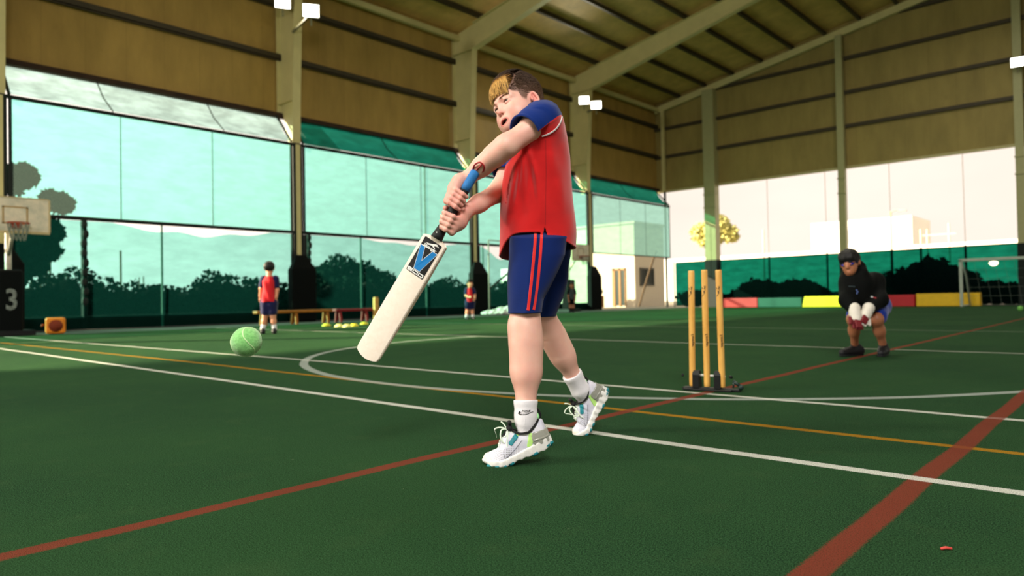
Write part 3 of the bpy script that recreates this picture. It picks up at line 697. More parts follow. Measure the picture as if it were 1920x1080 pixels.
# ---- limbs: joints measured from the photograph
LS, LE, LWr = J(1010, 232, 2.46), J(949, 274, 2.40), J(873, 338, 2.475)
RS, RE, RWr = J(985, 236, 2.76), J(938, 358, 2.62), J(872, 397, 2.465)
LHip, LKn, LAn = J(1000, 440, 2.52), J(984, 612, 2.45), J(986, 800, 2.405)
RHip, RKn, RAn = J(1012, 440, 2.72), J(1019, 602, 2.79), J(1094, 742, 2.90)
up3 = np.array([0, 0, 1.0])
# bat handle frame (hands are wrapped round it)
H0, H1 = J(893, 320, 2.43), J(822, 441, 2.44)
hw = (H0-H1)/np.linalg.norm(H0-H1)                          # up the handle
cam_l = BM @ (CAM-BO); tocam = cam_l-(H0+H1)/2; tocam -= hw*(tocam @ hw); tocam /= np.linalg.norm(tocam)
hr = np.cross(hw, tocam); hr = hr if hr[0] > 0 else -hr     # image-right of the handle
def HP(s, ang, r):
    """s metres below the handle top, angle from image-right towards the camera"""
    return H0-hw*s+r*(hr*math.cos(math.radians(ang))+tocam*math.sin(math.radians(ang)))
def hand(F, s0, angs, dirn, wrist, spread, thumb, palm_ang, fing_tilt=0.0, k=.005):
    """four fingers closed on the handle: each a bent chain of three bones"""
    knuck = []
    for i, sc in enumerate((1.0, 1.04, 1.0, .88)):
        s = s0+i*spread; a0, a1, a2, a3 = [palm_ang+dirn*a*(.97+.03*sc) for a in angs]
        ti = fing_tilt
        p0 = HP(s-.004*0, a0, .036); p1 = HP(s+ti*.4, a1, .0305); p2 = HP(s+ti*.8, a2, .0265); p3 = HP(s+ti, a3, .0245)
        r = .0092*(.96 if i != 3 else .86)
        F.add(cap(p0, p1, r*1.1, r), k if i == 0 else .003); F.add(cap(p1, p2, r, r*.95), .004); F.add(cap(p2, p3, r*.95, r*.82), .004)
        F.add(ell(p1, (r*1.08,)*3), .003)
        knuck.append(p0)
    kn = np.array(knuck)
    return kn
def arms_field():
    lo = np.array([J(815, 0, 2.4)[0], -.42, J(1000, 470, 2.5)[2]]); hi = np.array([J(1062, 0, 2.6)[0], .30, J(1000, 190, 2.45)[2]])
    F = Field(lo, hi, .0024)
    ax = np.array([0, .35, 1.0])
    # near (left) arm
    F.add(cap(LS, LE, .041, .0365)); F.add(cap(LE, LE*.4+LWr*.6, .0365, .0320), .03); F.add(cap(LE*.45+LWr*.55, LWr, .0325, .0255), .02)
    F.add(ell(LE*.72+LWr*.28+np.array([.0, -.004, .0]), (.034, .036, .034)), .03)
    # far (right) arm
    F.add(cap(RS, RE, .044, .036)); F.add(cap(RE, RE*.35+RWr*.65, .0365, .030), .03); F.add(cap(RE*.4+RWr*.6, RWr, .030, .0245), .02)
    # chest core joins both arms and the neck
    F.add(cap(LS, RS, .045), .05); F.add(ell((LS+RS)/2-up3*.06, (.07, .12, .10)), .06)
    # top (left) hand: back of the hand on the image-left, fingers cross in front to the right
    kn = hand(F, .092, (0, 52, 108, 150), -1, LWr, .0168, None, 196, .004)
    pc = kn.mean(0); bw = HP(.062, 215, .042)
    F.add(cap(LWr, bw, .026, .024), .015)
    for q in kn: F.add(cap(bw+(q-pc)*.55, q, .0155, .0105), .012)
    F.add(ell((pc+bw)/2, (.022, .024, .022)), .015)
    t0, t1, t2 = HP(.085, 250, .036), HP(.135, 305, .033), HP(.150, 350, .029)      # thumb from the side of the palm, round the back to the right
    F.add(cap(bw, t0, .016, .0135), .012); F.add(cap(t0, t1, .0125, .0105), .006); F.add(cap(t1, t2, .0105, .0085), .005); F.add(cap(t2, HP(.138, 20, .028), .0088, .0075), .004)
    # bottom (right) hand: palm on the right, fingers cross in front to the left and behind
    kn = hand(F, .176, (0, 55, 112, 165), 1, RWr, .0172, None, 14, .006)
    pc = kn.mean(0); bw = HP(.178, -22, .047)
    F.add(cap(RWr, bw, .0255, .024), .015)
    for q in kn: F.add(cap(bw+(q-pc)*.5, q, .0155, .0105), .012)
    F.add(ell((pc+bw)/2, (.024, .022, .022)), .015)
    t0, t1, t2 = HP(.168, -70, .036), HP(.160, -120, .031), HP(.166, 192, .028)
    F.add(cap(bw, t0, .0155, .013), .012); F.add(cap(t0, t1, .0125, .0105), .006); F.add(cap(t1, t2, .0105, .0085), .005)
    return F
def leg(F, hip, kn, an, ri, fwd):
    """thigh, kneecap, calf that swells behind and tapers to the ankle"""
    sh = an-kn; L = np.linalg.norm(sh); sh /= L; f = fwd-sh*(fwd @ sh); f /= np.linalg.norm(f)
    F.add(cap(hip*.85+kn*.15, kn, .050, .0485*ri)); F.add(cap(kn, kn+sh*L*.40+f*.001, .0470*ri, .0410*ri), .04)
    F.add(cap(kn+sh*L*.20-f*.007, kn+sh*L*.42-f*.007, .0470*ri, .0430*ri), .06)
    F.add(cap(kn+sh*L*.56-f*.002, an, .0385*ri, .0320*ri), .05)
    F.add(ell(kn+f*.013*ri-sh*.004, (.034*ri, .034*ri, .044*ri)), .03)
def legs_field():
    F = Field((-.30, -.35, .05), (.36, .62, .98), .0034)
    fw = np.array([-1.0, -.1, .1])
    leg(F, LHip, LKn, LAn, 1.0, fw); leg(F, RHip, RKn, RAn, .93, np.array([-.8, -.25, .3]))
    F.add(ell((LHip+RHip)/2+up3*.00, (.075, .10, .08)), .04)
    return F
av, aq = arms_field().mesh(); lv, lq = legs_field().mesh()
bv, bq = join_np([(h2b(hv), hq), (av, aq), (lv, lq)])
zz = np.zeros(len(av)+len(lv)); 
def limb_blush(v): # knuckles and elbows a little pinker
    return np.clip(.45*np.exp(-(np.linalg.norm(v-H0+hw*.13, axis=1)/.08)**2), 0, 1)
attrs = {k: np.concatenate([HA[k], zz]) for k in HA}
attrs['blush'][len(hv):len(hv)+len(av)] = limb_blush(av)
body = np_mesh('body', bv, bq, M_SKIN, boy, attrs)
# ---- eyes, brows
HEAD_BVH = BVHTree.FromPolygons([tuple(map(float, p)) for p in hv], [tuple(map(int, q)) for q in hq])
M_EYE = mat('eye_white', (214, 206, 200), .15, var=.02, spec=.6); M_IRIS = mat('brown_iris', (38, 26, 20), .1, var=.1, spec=.7)
M_BROW = mat('brown_eyebrow', (146, 106, 76), .8, var=.3, vscale=60)
for s in (-1, 1):
    c = np.array([s*.0300, .0762, .0050]); m = MB(); m.sphere((0, 0, 0), .0118, 20, 14); m.v = [tuple(h2b(np.array(p)+c)) for p in m.v]
    e = build('eye', m, M_EYE, boy, True)
    g = np.array([-.10, 1.0, -.16]); g /= np.linalg.norm(g); gx = np.cross(g, [0, 0, 1.0]); gx /= np.linalg.norm(gx); gz = np.cross(gx, g)
    m = MB(); pr = [(0.0001, .01220), (.003, .01205), (.0050, .0114), (.0068, .0104)]; n = 16; vs = []
    for r, d in pr:
        for k in range(n): a = 2*math.pi*k/n; vs.append(h2b(c+g*d+gx*r*math.cos(a)+gz*r*math.sin(a)))
    m.add(vs, [(i*n+k, i*n+(k+1) % n, (i+1)*n+(k+1) % n, (i+1)*n+k) for i in range(3) for k in range(n)]); build('iris', m, M_IRIS, e, True)
    m = MB()
    for z_, r_ in ((.0078, .0013), (.0012, .0007)):
        m.tube([h2b((s*l_, f_, z_+dz_)) for l_, f_, dz_ in ((.0185, .0868, -.0012), (.0245, .0905, .0006), (.0305, .0912, .001), (.0365, .0885, .0004), (.0425, .0830, -.0022))], [r_*.5, r_, r_, r_, r_*.4], 6)
    build('eyelashes', m, mat('dark_lashes', (40, 26, 22), .6), e, True)
    m = MB()
    for k in range(80):
        t = random.random(); l0 = s*(.014+.034*t); u0 = .0195+.0050*math.sin(t*2.6)+random.uniform(-.0022, .0022); rc_ = HEAD_BVH.ray_cast(Vector((l0, .2, u0)), Vector((0, -1, 0)))[0]; p = np.array([l0, rc_[1]+.0002, u0])
        d = np.array([s*.006, -.002*t-.0005, .0022-.004*t]); m.tube([h2b(p), h2b(p+d*.6+np.array([0, .0004, 0])), h2b(p+d)], [.0005, .0005, .0002], 3)
    build('eyebrow', m, M_BROW, boy)
# teeth hint
m = MB(); m.tube([h2b((-.010, .0800, -.0600)), h2b((0, .0850, -.0590)), h2b((.010, .0800, -.0600))], .0020, 6); build('teeth', m, mat('teeth', (226, 214, 200), .3), boy, True)
# ---- hair
t = NT('boy_hair'); tn = t.attr('tone')[2]; cr = t.n('ShaderNodeValToRGB'); e = cr.color_ramp.elements
e[0].position = 0; e[0].color = (*lin((34, 25, 20)), 1); e[1].position = 1; e[1].color = (*lin((232, 188, 108)), 1)
k_ = e.new(.35); k_.color = (*lin((84, 58, 36)), 1); k_ = e.new(.65); k_.color = (*lin((168, 120, 54)), 1)
t.put(cr.inputs[0], tn); M_HAIR = t.done(t.bsdf(cr.outputs[0], .55, 0, None, .3))
def hair():
    rg = np.random.default_rng(5); V = []; Q = []; T = []
    C0 = np.array([0, -.009, .045]); RA = np.array([.074, .099, .101])
    def top_edge(f): return np.interp(f, [-.12, -.06, .0, .019, .065, .080, .12], [.118, .128, .130, .124, .058, .045, .040])
    def surf(d, off):                                       # point on the skull along direction d
        d = d/np.linalg.norm(d); k = 1/math.sqrt(((d/RA)**2).sum()); return C0+d*(k+off)
    clump = rg.normal(size=(400, 3)); clump /= np.linalg.norm(clump, axis=1)[:, None]
    n = 0; tries = 0
    while n < 8200 and tries < 60000:
        tries += 1; d = rg.normal(size=3); d /= np.linalg.norm(d); p = surf(d, .0)
        if hair_line(p[0], p[1], p[2]) < (.0 if p[1] > .05 else -.002): continue
        if abs(p[0]) > .0715 and -.02 < p[1] < .016 and p[2] < .032: continue
        top = p[2] > top_edge(p[1])
        if not top and rg.random() < .35: continue
        cdir = clump[np.argmax(clump @ d)]
        if top:
            if n % 1 == 0:
                front = sstep(np.array(p[1]), .0, .07)
                L = rg.uniform(.040, .056)*(1+.10*front); um = rg.normal()*.008+.012*cdir[1]*(cdir[0])
                pts = [p]; cur = p.copy(); h = .002; ns = 7
                side = rg.normal()*.10+(cdir[0]*.35)
                for i in range(ns):
                    dd = cur-C0; nn = dd/RA**2; nn /= np.linalg.norm(nn)
                    w = np.array([side+.12*cur[0]/.07, 1.0, .12]) if cur[1] < .072 else np.array([side*.7, .25, -1.0])
                    w = w-nn*(w @ nn); w /= (np.linalg.norm(w)+1e-9)
                    lift = .95 if i < 2 else (.10 if i < 4 else -.14)
                    cur = cur+(w+nn*lift)*(L/ns)
                    q = (cur-C0); kk = math.sqrt(((q/RA)**2).sum())
                    if kk < 1.05: cur = C0+q*(1.05/kk)
                    if cur[1] > .045 and cur[2] < .0400-.34*cur[0]+um: break
                    pts.append(cur.copy())
                if len(pts) < 3: continue
                ns = len(pts)-1; r0 = .00075; blond = rg.uniform(-.12, .12)
                kk_ = 1 if rg.random() > .25 else rg.uniform(.1, .7)
                tone = [np.clip(.06+blond*.4+(.98*sstep(np.array(-q[2]), -.122, -.088)*sstep(np.array(q[1]), .03, .06)*(.45+.55*i/ns))*kk_+.08*rg.random(), 0, 1) for i, q in enumerate(pts)]
            rr = [r0*(1-.7*(i/len(pts))**2) for i in range(len(pts))]
        else:
            hi_ = float(sstep(np.array(p[2]), .03, .11)); L = rg.uniform(.005, .008)+.018*hi_; dd = p-C0; nn = dd/RA**2; nn /= np.linalg.norm(nn)
            w = np.array([0, -.8, -.35]); w -= nn*(w @ nn); w /= np.linalg.norm(w)
            pts = [p-nn*.001, p+(w*.7+nn*.5)*L*.5, p+(w*.85+nn*(.38+.12*hi_))*L]; rr = [.0007, .0006, .0002]; tn_ = .26-.18*hi_+.10*rg.random(); tone = [tn_]*3
        base = len(V)//1; m = len(pts); b0 = len(V); px_ = None
        for i in range(m):
            tt = pts[min(i+1, m-1)]-pts[max(i-1, 0)]; tt = tt/(np.linalg.norm(tt)+1e-9); x = np.cross(tt, [.3, .2, .9]); x /= (np.linalg.norm(x)+1e-9); y = np.cross(tt, x)
            for k in range(3):
                a = 2.094*k; V.append(h2b(pts[i]+rr[i]*(x*math.cos(a)+y*math.sin(a)))); T.append(tone[i])
        for i in range(m-1):
            for k in range(3): Q.append((b0+i*3+k, b0+i*3+(k+1) % 3, b0+(i+1)*3+(k+1) % 3, b0+(i+1)*3+k))
        n += 1
    # under-layer that closes the top
    F = Field((-.10, -.12, -.07), (.10, .13, .15), .0026)
    F.add(ell(C0+np.array([0, 0, .002]), RA+np.array([.0006, .0006, .004])))
    X, Y, Z = F.all(); cut = np.maximum(top_edge(Y)-Z+.004, .060-.14*X-Z).astype(np.float32)
    cut2 = np.maximum(cut, 0); F.d = np.maximum(F.d, cut)
    v, q = F.mesh(); o = len(V); V = np.concatenate([np.array(V), h2b(v)]); Q = np.concatenate([np.array(Q), q+o])
    tv = np.clip(.05+.5*sstep(-v[:, 2], -.115, -.085)*(v[:, 1] > .04)+.05*snoise(v, 90, 2), 0, 1)
    return V, Q, np.concatenate([T, tv])
V, Q, T = hair(); np_mesh('hair', V, Q, M_HAIR, boy, {'tone': T})
# ------------------------------------------------------------------ clothes
def cloth(name, rgb, weave=900, bump=.25, rough=.85, sheen=.25):
    t = NT(name); c = lin(rgb); n = t.noise(weave, 2, .6); f = t.ramp(t.noise(9, 3, .6), .3, .7)
    col = t.mix(f, tuple(v*.88 for v in c), tuple(min(1, v*1.08) for v in c))
    return t.done(t.bsdf(col, rough, 0, t.bump(n, bump, .0015), .15, sheen=sheen))
M_RED = cloth('red_jersey_cloth', (206, 28, 30)); M_BLUE = cloth('royal_blue_cloth', (7, 40, 112), sheen=.1); M_NAVY = cloth('blue_shorts_cloth', (7, 33, 94), sheen=.1)
M_STRIPE = cloth('red_stripe_cloth', (224, 50, 46)); M_WHITE = cloth('white_trim_cloth', (228, 226, 226)); M_SOCK = cloth('white_sock_knit', (232, 230, 236), 500, .5)
ZT = 2.60
def row(py, x0, x1, b, ry, Z=ZT):
    """section of a garment from its measured left and right outline at height py"""
    p0, p1 = J(x0, py, Z), J(x1, py, Z); return ((p0[2]+p1[2])/2, (p0[0]+p1[0])/2, b, (p1[0]-p0[0])/2, ry)
bmid = ((LS+RS)/2)[1]; bhip = ((LHip+RHip)/2)[1]
def lerp(a, b, t): return a+(b-a)*t
shirt_rows = [row(500, 933, 1080, bhip+.005, .178), row(468, 935, 1080, bhip+.005, .176), row(440, 936, 1081, bhip+.005, .172), row(400, 938, 1077, lerp(bhip, bmid, .2), .165), row(350, 941, 1073, lerp(bhip, bmid, .5), .160),
    row(300, 949, 1069, lerp(bhip, bmid, .8), .165), row(265, 957, 1064, bmid, .178), row(240, 964, 1059, bmid, .182), row(222, 971, 1054, bmid, .170), row(206, 982, 1047, bmid+.004, .135), row(196, 992, 1040, bmid+.01, .085)]
p1, p2 = J(1054, 216, 2.50), J(999, 256, 2.40); pn = np.cross(p2-p1, np.array([.05, 1.0, .12])); pn /= np.linalg.norm(pn); pn = pn if pn[2] > 0 else -pn
def shirt_field():
    zs = [r[0] for r in shirt_rows]; lo = (-.25, bmid-.30, min(zs)-.01); hi = (.25, bmid+.27, max(zs)+.06)
    F = Field(lo, hi, .0032); F.add(loft(shirt_rows, 2.25))
    d1 = (LE-LS)/np.linalg.norm(LE-LS)
    SL = Field(lo, hi, .0032)
    SL.add(cap(LS+np.array([.006, .01, .0]), LS+d1*.015, .0635, .062)); SL.add(cap(LS, LS+d1*.115+np.array([.004, -.006, .006]), .063, .065), .03)
    F.add(cap(LS+np.array([.010, .02, .0]), LS-d1*.012, .060, .058), .045)
    X, Y, Z = F.all()
    # folds pulled from the underarm and hanging drape
    f = np.zeros_like(F.d)
    def fold(a, b, w, amp):
        nonlocal f
        a, b = np.array(a), np.array(b); d = b-a; L = float(d @ d); h = np.clip(((X-a[0])*d[0]+(Z-a[2])*d[2])/(d[0]**2+d[2]**2), 0, 1)
        q = np.sqrt((X-a[0]-h*d[0])**2+(Z-a[2]-h*d[2])**2); f = f+(1.25*amp*np.exp(-(q/w)**2)*np.maximum(0, np.sin(np.pi*np.clip(h, 0, 1)))*(Y < bmid-.02)).astype(np.float32)
    for (x0, y0, x1, y1, w, am) in ((988, 268, 1006, 345, .010, .009), (980, 275, 986, 400, .012, .008), (970, 282, 957, 400, .012, .010), (962, 295, 948, 430, .010, .007), (1000, 300, 1018, 420, .016, .005),
                                    (978, 300, 966, 380, .007, -.007), (994, 290, 1004, 380, .008, -.006), (1006, 262, 975, 285, .008, .007), (1030, 258, 1040, 330, .02, .004), (1050, 300, 1058, 420, .02, .003), (985, 270, 945, 420, .020, .010), (1004, 275, 975, 430, .018, -.008), (1020, 262, 1062, 400, .03, .006)):
        fold(J(x0, y0, 2.45), J(x1, y1, 2.45), w, am)
    F.d = F.d-f-.0022*np.sin(X*38+Z*9+3*np.sin(Z*11))*np.clip((J(1000, 250, 2.5)[2]-Z)/.25, 0, 1)
    outer = F.d.copy(); T_ = .0058
    shell = np.maximum(outer, -(outer+T_))
    # hem: dips at front and back, side vents
    zs_ = J(1000, 431, 2.44)[2]; xm = J(1012, 431, 2.5)[0]; xf = J(936, 470, 2.6)[0]; xb = J(1078, 470, 2.6)[0]
    zf = J(1000, 480, 2.62)[2]; zb = J(1000, 466, 2.6)[2]
    sgn = np.where(X < xm, np.clip((xm-X)/(xm-xf), 0, 1.12), np.clip((X-xm)/(xb-xm), 0, 1.15))
    hem = np.where(X < xm, zs_-(zs_-zf)*sstep(Y, bhip-.150, bhip-.02), zs_-.012-(zs_-.012-zb)*sgn**2.0)+.004*np.sin(Y*22)
    shell = np.minimum(np.maximum(shell, hem-Z), np.sqrt((outer+.003)**2+((hem-Z)*.9)**2)-.0042)
    vx, vz = J(1022, 424, 2.44)[0], J(1000, 424, 2.44)[2]
    vent = np.maximum(np.abs(X-vx)-.0045*np.clip((vz-Z)/.02, 0, 1.6)-.0002, Z-vz)
    shell = np.where(Y < bmid, np.maximum(shell, -vent*.8), shell)
    # sleeve mouth and neck opening
    pe = LS+d1*.068; nd = d1*.92+np.array([.0, -.30, -.05]); nd /= np.linalg.norm(nd)
    side = (X-pe[0])*nd[0]+(Y-pe[1])*nd[1]+(Z-pe[2])*nd[2]
    so_ = SL.d-.0016*np.sin(X*60+Z*70); sle = np.maximum(np.maximum(so_, -(so_+.0055)), side)
    fn, l_, h_ = cap(h2b((0, -.030, -.03)), h2b((0, -.045, -.17)), .058, .062)
    shell = np.maximum(shell, -fn(X, Y, Z))
    sle = np.minimum(sle, np.sqrt((SL.d+.003)**2+side**2)-.0044)
    sle = np.maximum(sle, -((X-p1[0])*pn[0]+(Y-p1[1])*pn[1]+(Z-p1[2])*pn[2])-.002)
    shell = _smin(shell, sle, .012)
    F.d = shell.astype(np.float32); return F
sv, sq = shirt_field().mesh()
SHIRT_BVH = BVHTree.FromPolygons([tuple(map(float, p)) for p in sv], [tuple(map(int, q)) for q in sq])
def hit(bvh, px, py):
    """where the sight line through a measured image point meets a garment (local)"""
    o = BM @ (CAM-BO); d = BM @ ray(px, py); r = bvh.ray_cast(Vector(o), Vector(d).normalized())
    return (np.array(r[0]), np.array(r[1])) if r[0] is not None else (None, None)
# split the blue raglan sleeve from the red body with one clean cut
me = bpy.data.meshes.new('polo_shirt'); me.from_pydata([tuple(map(float, p)) for p in sv], [], [tuple(map(int, q)) for q in sq]); me.update()
bmx = bmesh.new(); bmx.from_mesh(me)
bmesh.ops.bisect_plane(bmx, geom=bmx.verts[:]+bmx.edges[:]+bmx.faces[:], plane_co=Vector(p1), plane_no=Vector(pn))
bmx.faces.ensure_lookup_table()
sl_f = [f for f in bmx.faces if (np.array(f.calc_center_median())-p1) @ pn > 0]
ids = {f.index for f in sl_f}
def submesh(bm, faces, name):
    mp_ = {}; vs = []; fs = []
    for f in faces:
        ix = []
        for v in f.verts:
            if v.index not in mp_: mp_[v.index] = len(vs); vs.append(tuple(v.co))
            ix.append(mp_[v.index])
        fs.append(ix)
    m = bpy.data.meshes.new(name); m.from_pydata(vs, [], fs); m.update(); return m
bmx.verts.index_update(); bmx.faces.index_update()
shirt = link('polo_shirt', submesh(bmx, [f for f in bmx.faces if f.index not in ids], 'polo_shirt'), M_RED, boy, True)
sleeve = link('sleeve', submesh(bmx, [f for f in bmx.faces if f.index in ids], 'sleeve'), M_BLUE, shirt, True); bmx.free(); bpy.data.meshes.remove(me)
sleeve['label'] = 'blue raglan sleeve'
def ribbon(name, path, w, bvh, m, parent, off=.0015, n=40, world_w=True):
    """narrow sewn strip laid on the cloth along a measured path"""
    P = np.array(path, float); tt = np.linspace(0, len(P)-1, n); pts = []
    for t_ in tt:                                            # smooth curve through the measured points
        i = min(int(t_), len(P)-2); u = t_-i; a_, b_, c_, d_ = P[max(i-1, 0)], P[i], P[i+1], P[min(i+2, len(P)-1)]
        pts.append(.5*(2*b_+(c_-a_)*u+(2*a_-5*b_+4*c_-d_)*u*u+(3*b_-a_-3*c_+d_)*u**3))
    L = []; 
    for px, py in pts:
        p, nrm = hit(bvh, px, py)
        if p is not None: L.append((p, nrm))
    mb = MB(); g = []
    for i, (p, nrm) in enumerate(L):
        t_ = L[min(i+1, len(L)-1)][0]-L[max(i-1, 0)][0]; t_ /= (np.linalg.norm(t_)+1e-9); s_ = np.cross(t_, nrm); s_ /= (np.linalg.norm(s_)+1e-9); nn = np.cross(s_, t_); nn = nn if nn @ nrm > 0 else -nn
        top = []
        for e in (-1, -.5, 0, .5, 1):
            r = bvh.ray_cast(Vector(p+s_*w/2*e+nn*.02), Vector(-nn), .04); q = np.array(r[0]) if r[0] is not None else p+s_*w/2*e
            top.append(q+nn*off)
        g.append([top[0]-nn*(off+.001)]+top+[top[-1]-nn*(off+.001)])
    mb.grid(g); return build(name, mb, m, parent, False)
ribbon('piping', [(1053.3, 219), (1051, 227), (1046, 236.5), (1038, 245), (1027, 251.5), (1016, 255.5)], .0042, SHIRT_BVH, M_WHITE, shirt, .003)
ribbon('seam', [(1023, 262), (1024, 320), (1023, 380), (1022.5, 422)], .0016, SHIRT_BVH, mat('dark_red_thread', (140, 18, 22), .9), shirt, .0008)
# far sleeve
def far_sleeve():
    d = (RE-RS)/np.linalg.norm(RE-RS); F = Field(np.minimum(RS, RE)-.1, np.maximum(RS, RE)+.1, .0032)
    F.add(cap(RS, RS+d*.265, .062, .056)); X, Y, Z = F.all(); sd = (X-RS[0])*d[0]+(Y-RS[1])*d[1]+(Z-RS[2])*d[2]
    F.d = np.maximum(np.maximum(F.d, -(F.d+.005)), sd-.252).astype(np.float32); return F
v_, q_ = far_sleeve().mesh(); s2 = np_mesh('sleeve', v_, q_, M_BLUE, shirt); s2['label'] = 'blue far sleeve'
# collar, seen behind the shoulder
# ---- shorts
short_rows = [row(600, 951, 1040, bhip-.01, .150, 2.56), row(588, 951.5, 1043, bhip, .150, 2.56), row(560, 952, 1050, bhip, .155, 2.56), row(520, 952, 1061, bhip, .158, 2.58), row(480, 953, 1070, bhip, .160, 2.58), row(440, 957, 1071, bhip, .142, 2.6), row(405, 962, 1062, bhip, .125, 2.6), row(385, 966, 1056, bhip, .115, 2.6)]
def shorts_field():
    F = Field((-.22, bhip-.26, J(1000, 605, 2.4)[2]-.03), (.24, bhip+.26, J(1000, 385, 2.6)[2]+.01), .0034)
    zt = J(1000, 500, 2.55)[2]
    for hip, kn, Z0, Z1, pts in ((LHip, LKn, 2.46, 2.52, ((612, 952, 1016), (588, 952, 1016), (560, 952, 1021), (522, 952, 1038), (480, 953, 1058), (440, 957, 1066), (388, 966, 1056))),
                                 (RHip, RKn, 2.79, 2.72, ((612, 985, 1040), (592, 985, 1043), (560, 979, 1054), (522, 972, 1064), (480, 966, 1071), (440, 962, 1071), (388, 966, 1056)))):
        rows = []
        for py, xa, xb in pts:
            t_ = (612-py)/172; rows.append(row(py, xa, xb, lerp(kn[1], hip[1], t_), lerp(.070, .082, min(1, t_*1.3)), lerp(Z0, Z1, t_)))
        F.add(loft(rows, 2.2), .06)
    X, Y, Z = F.all(); zc_ = J(1010, 437, 2.5)[2]
    F.d = np.maximum(F.d, loft(shirt_rows, 2.25)[0](X, Y, Z)+.019-1.5*np.maximum(0, zc_-Z))
    F.d = F.d-.0032*np.sin(X*42-Z*16+2.2*np.sin(Z*13+Y*9))*np.clip((J(1000, 440, 2.5)[2]-Z)/.12, 0, 1)-.004*np.exp(-(((X-J(975, 0, 2.45)[0]-(Z-.5)*.12)/.016)**2))*(Y < bhip-.08)
    o = F.d.copy(); sh = np.maximum(o, -(o+.0058))
    zl = J(1000, 585, 2.45)[2]; zr = J(1000, 592, 2.79)[2]
    ymid = lerp(LKn[1], RKn[1], .5); hem = np.where(Y < ymid, zl-.012*((X-J(985, 0, 2.45)[0])/.06)**2*0, zr)
    sh = np.minimum(np.maximum(sh, hem-Z), np.sqrt((o+.003)**2+(hem-Z)**2)-.0044); F.d = sh.astype(np.float32); return F
v_, q_ = shorts_field().mesh(); shorts = np_mesh('shorts', v_, q_, M_NAVY, boy)
SHORT_BVH = BVHTree.FromPolygons([tuple(map(float, p)) for p in v_], [tuple(map(int, q)) for q in q_])
for path in ([(1004, 428), (1003.5, 450), (1000, 490), (996, 530), (992, 565), (990, 582)], [(1016, 428), (1015, 450), (1012, 490), (1008, 530), (1003.5, 565), (1000.5, 581)]):
    s_ = ribbon('stripe', path, .0098, SHORT_BVH, M_STRIPE, shorts, .0016); s_['label'] = 'red side stripe'
# ---- socks
def sock(kn, an, top_f, name):
    d = (kn-an)/np.linalg.norm(kn-an); L = np.linalg.norm(kn-an); top = an+d*L*top_f
    F = Field(np.minimum(top, an)-.09, np.maximum(top, an)+.08, .0028)
    F.add(cap(top, an+d*.03, .0415, .0355)); F.add(cap(an+d*.03, an-d*.05, .0350, .0270), .02)
    X, Y, Z = F.all(); sd = (X-top[0])*d[0]+(Y-top[1])*d[1]+(Z-top[2])*d[2]
    F.d = F.d-.0012*np.exp(-(((-sd-.012)/.010)**2))
    x_ = np.cross(d, [0, 1, 0]); x_ /= np.linalg.norm(x_); y_ = np.cross(d, x_)
    u = (X-an[0])*x_[0]+(Y-an[1])*x_[1]+(Z-an[2])*x_[2]; w = (X-an[0])*y_[0]+(Y-an[1])*y_[1]+(Z-an[2])*y_[2]
    F.d = F.d-.0007*np.cos(np.arctan2(w, u)*34)*((-sd > .035))-.0015*np.sin(sd*130)*np.clip((-sd-.05)/.03, 0, 1)*.6
    F.d = np.maximum(F.d, sd).astype(np.float32)
    v, q = F.mesh(); return np_mesh(name, v, q, M_SOCK, boy), v, q
sockL, v_, q_ = sock(LKn, LAn, .262, 'sock'); SOCK_BVH = BVHTree.FromPolygons([tuple(map(float, p)) for p in v_], [tuple(map(int, q)) for q in q_])
sockR, _, _ = sock(RKn, RAn, .30, 'sock')
# tick shaped emblem and small word on the near sock
def on_surface(name, polys, bvh, m, parent, off=.001, sub=1):
    """flat mark given in image points, laid on a surface"""
    mb = MB()
    for vs, fs in polys:
        P = []
        for px, py in vs:
            p, nr = hit(bvh, px, py)
            if p is None: p, nr = P[-1] if False else (np.array([0, 0, 0.]), np.array([0, 0, 1.]))
            P.append(p+nr*off)
        mb.add(P, fs)
    return build(name, mb, m, parent)
M_INK = mat('black_print', (14, 14, 18), .6)
sw = [(972, 775.2), (973.2, 771.8), (976, 770), (976.2, 773), (979, 774.4), (983, 774.2), (990, 772.8), (1000, 771.6), (994, 774.6), (988, 776.8), (982, 778.0), (976, 778.0)]
from mathutils.geometry import tessellate_polygon as tess
def poly2(pts): return (pts, [tuple(t) for t in tess([[Vector((x, y, 0)) for x, y in pts]])])
tv, tf = text_mesh('NIKE', 5.6, shear=.3, bold=.14); tv = [(986.0+x*1.2, 770.8-y*.85) for x, y, z in tv]
on_surface('emblem', [poly2(sw), (tv, tf)], SOCK_BVH, M_INK, sockL, .0022)
# ------------------------------------------------------------------ shoes
M_UP = None
def shoe_upper_mat():
    t = NT('white_mesh_upper'); co = t.coord(); s = t.n('ShaderNodeSeparateXYZ'); t.t.links.new(co, s.inputs[0])
    w = t.attr('dots')[2]; u, v = t.attr('su')[2], t.attr('sv')[2]
    a = t.math('SUBTRACT', t.math('FRACT', t.math('MULTIPLY', u, 165)), .5); b = t.math('SUBTRACT', t.math('FRACT', t.math('MULTIPLY', v, 170)), .5)
    r = t.math('MAXIMUM', t.math('ABSOLUTE', a), t.math('ABSOLUTE', b))
    dot = t.math('MULTIPLY', t.ramp(r, .26, .20), w)
    g = t.mix(t.ramp(t.noise(40, 3, .6), .3, .7), lin((196, 198, 216)), lin((222, 222, 232)))
    col = t.mix(dot, g, lin((28, 28, 34)))
    return t.done(t.bsdf(col, .6, 0, t.bump(t.noise(700, 2, .6), .25, .001), .3))
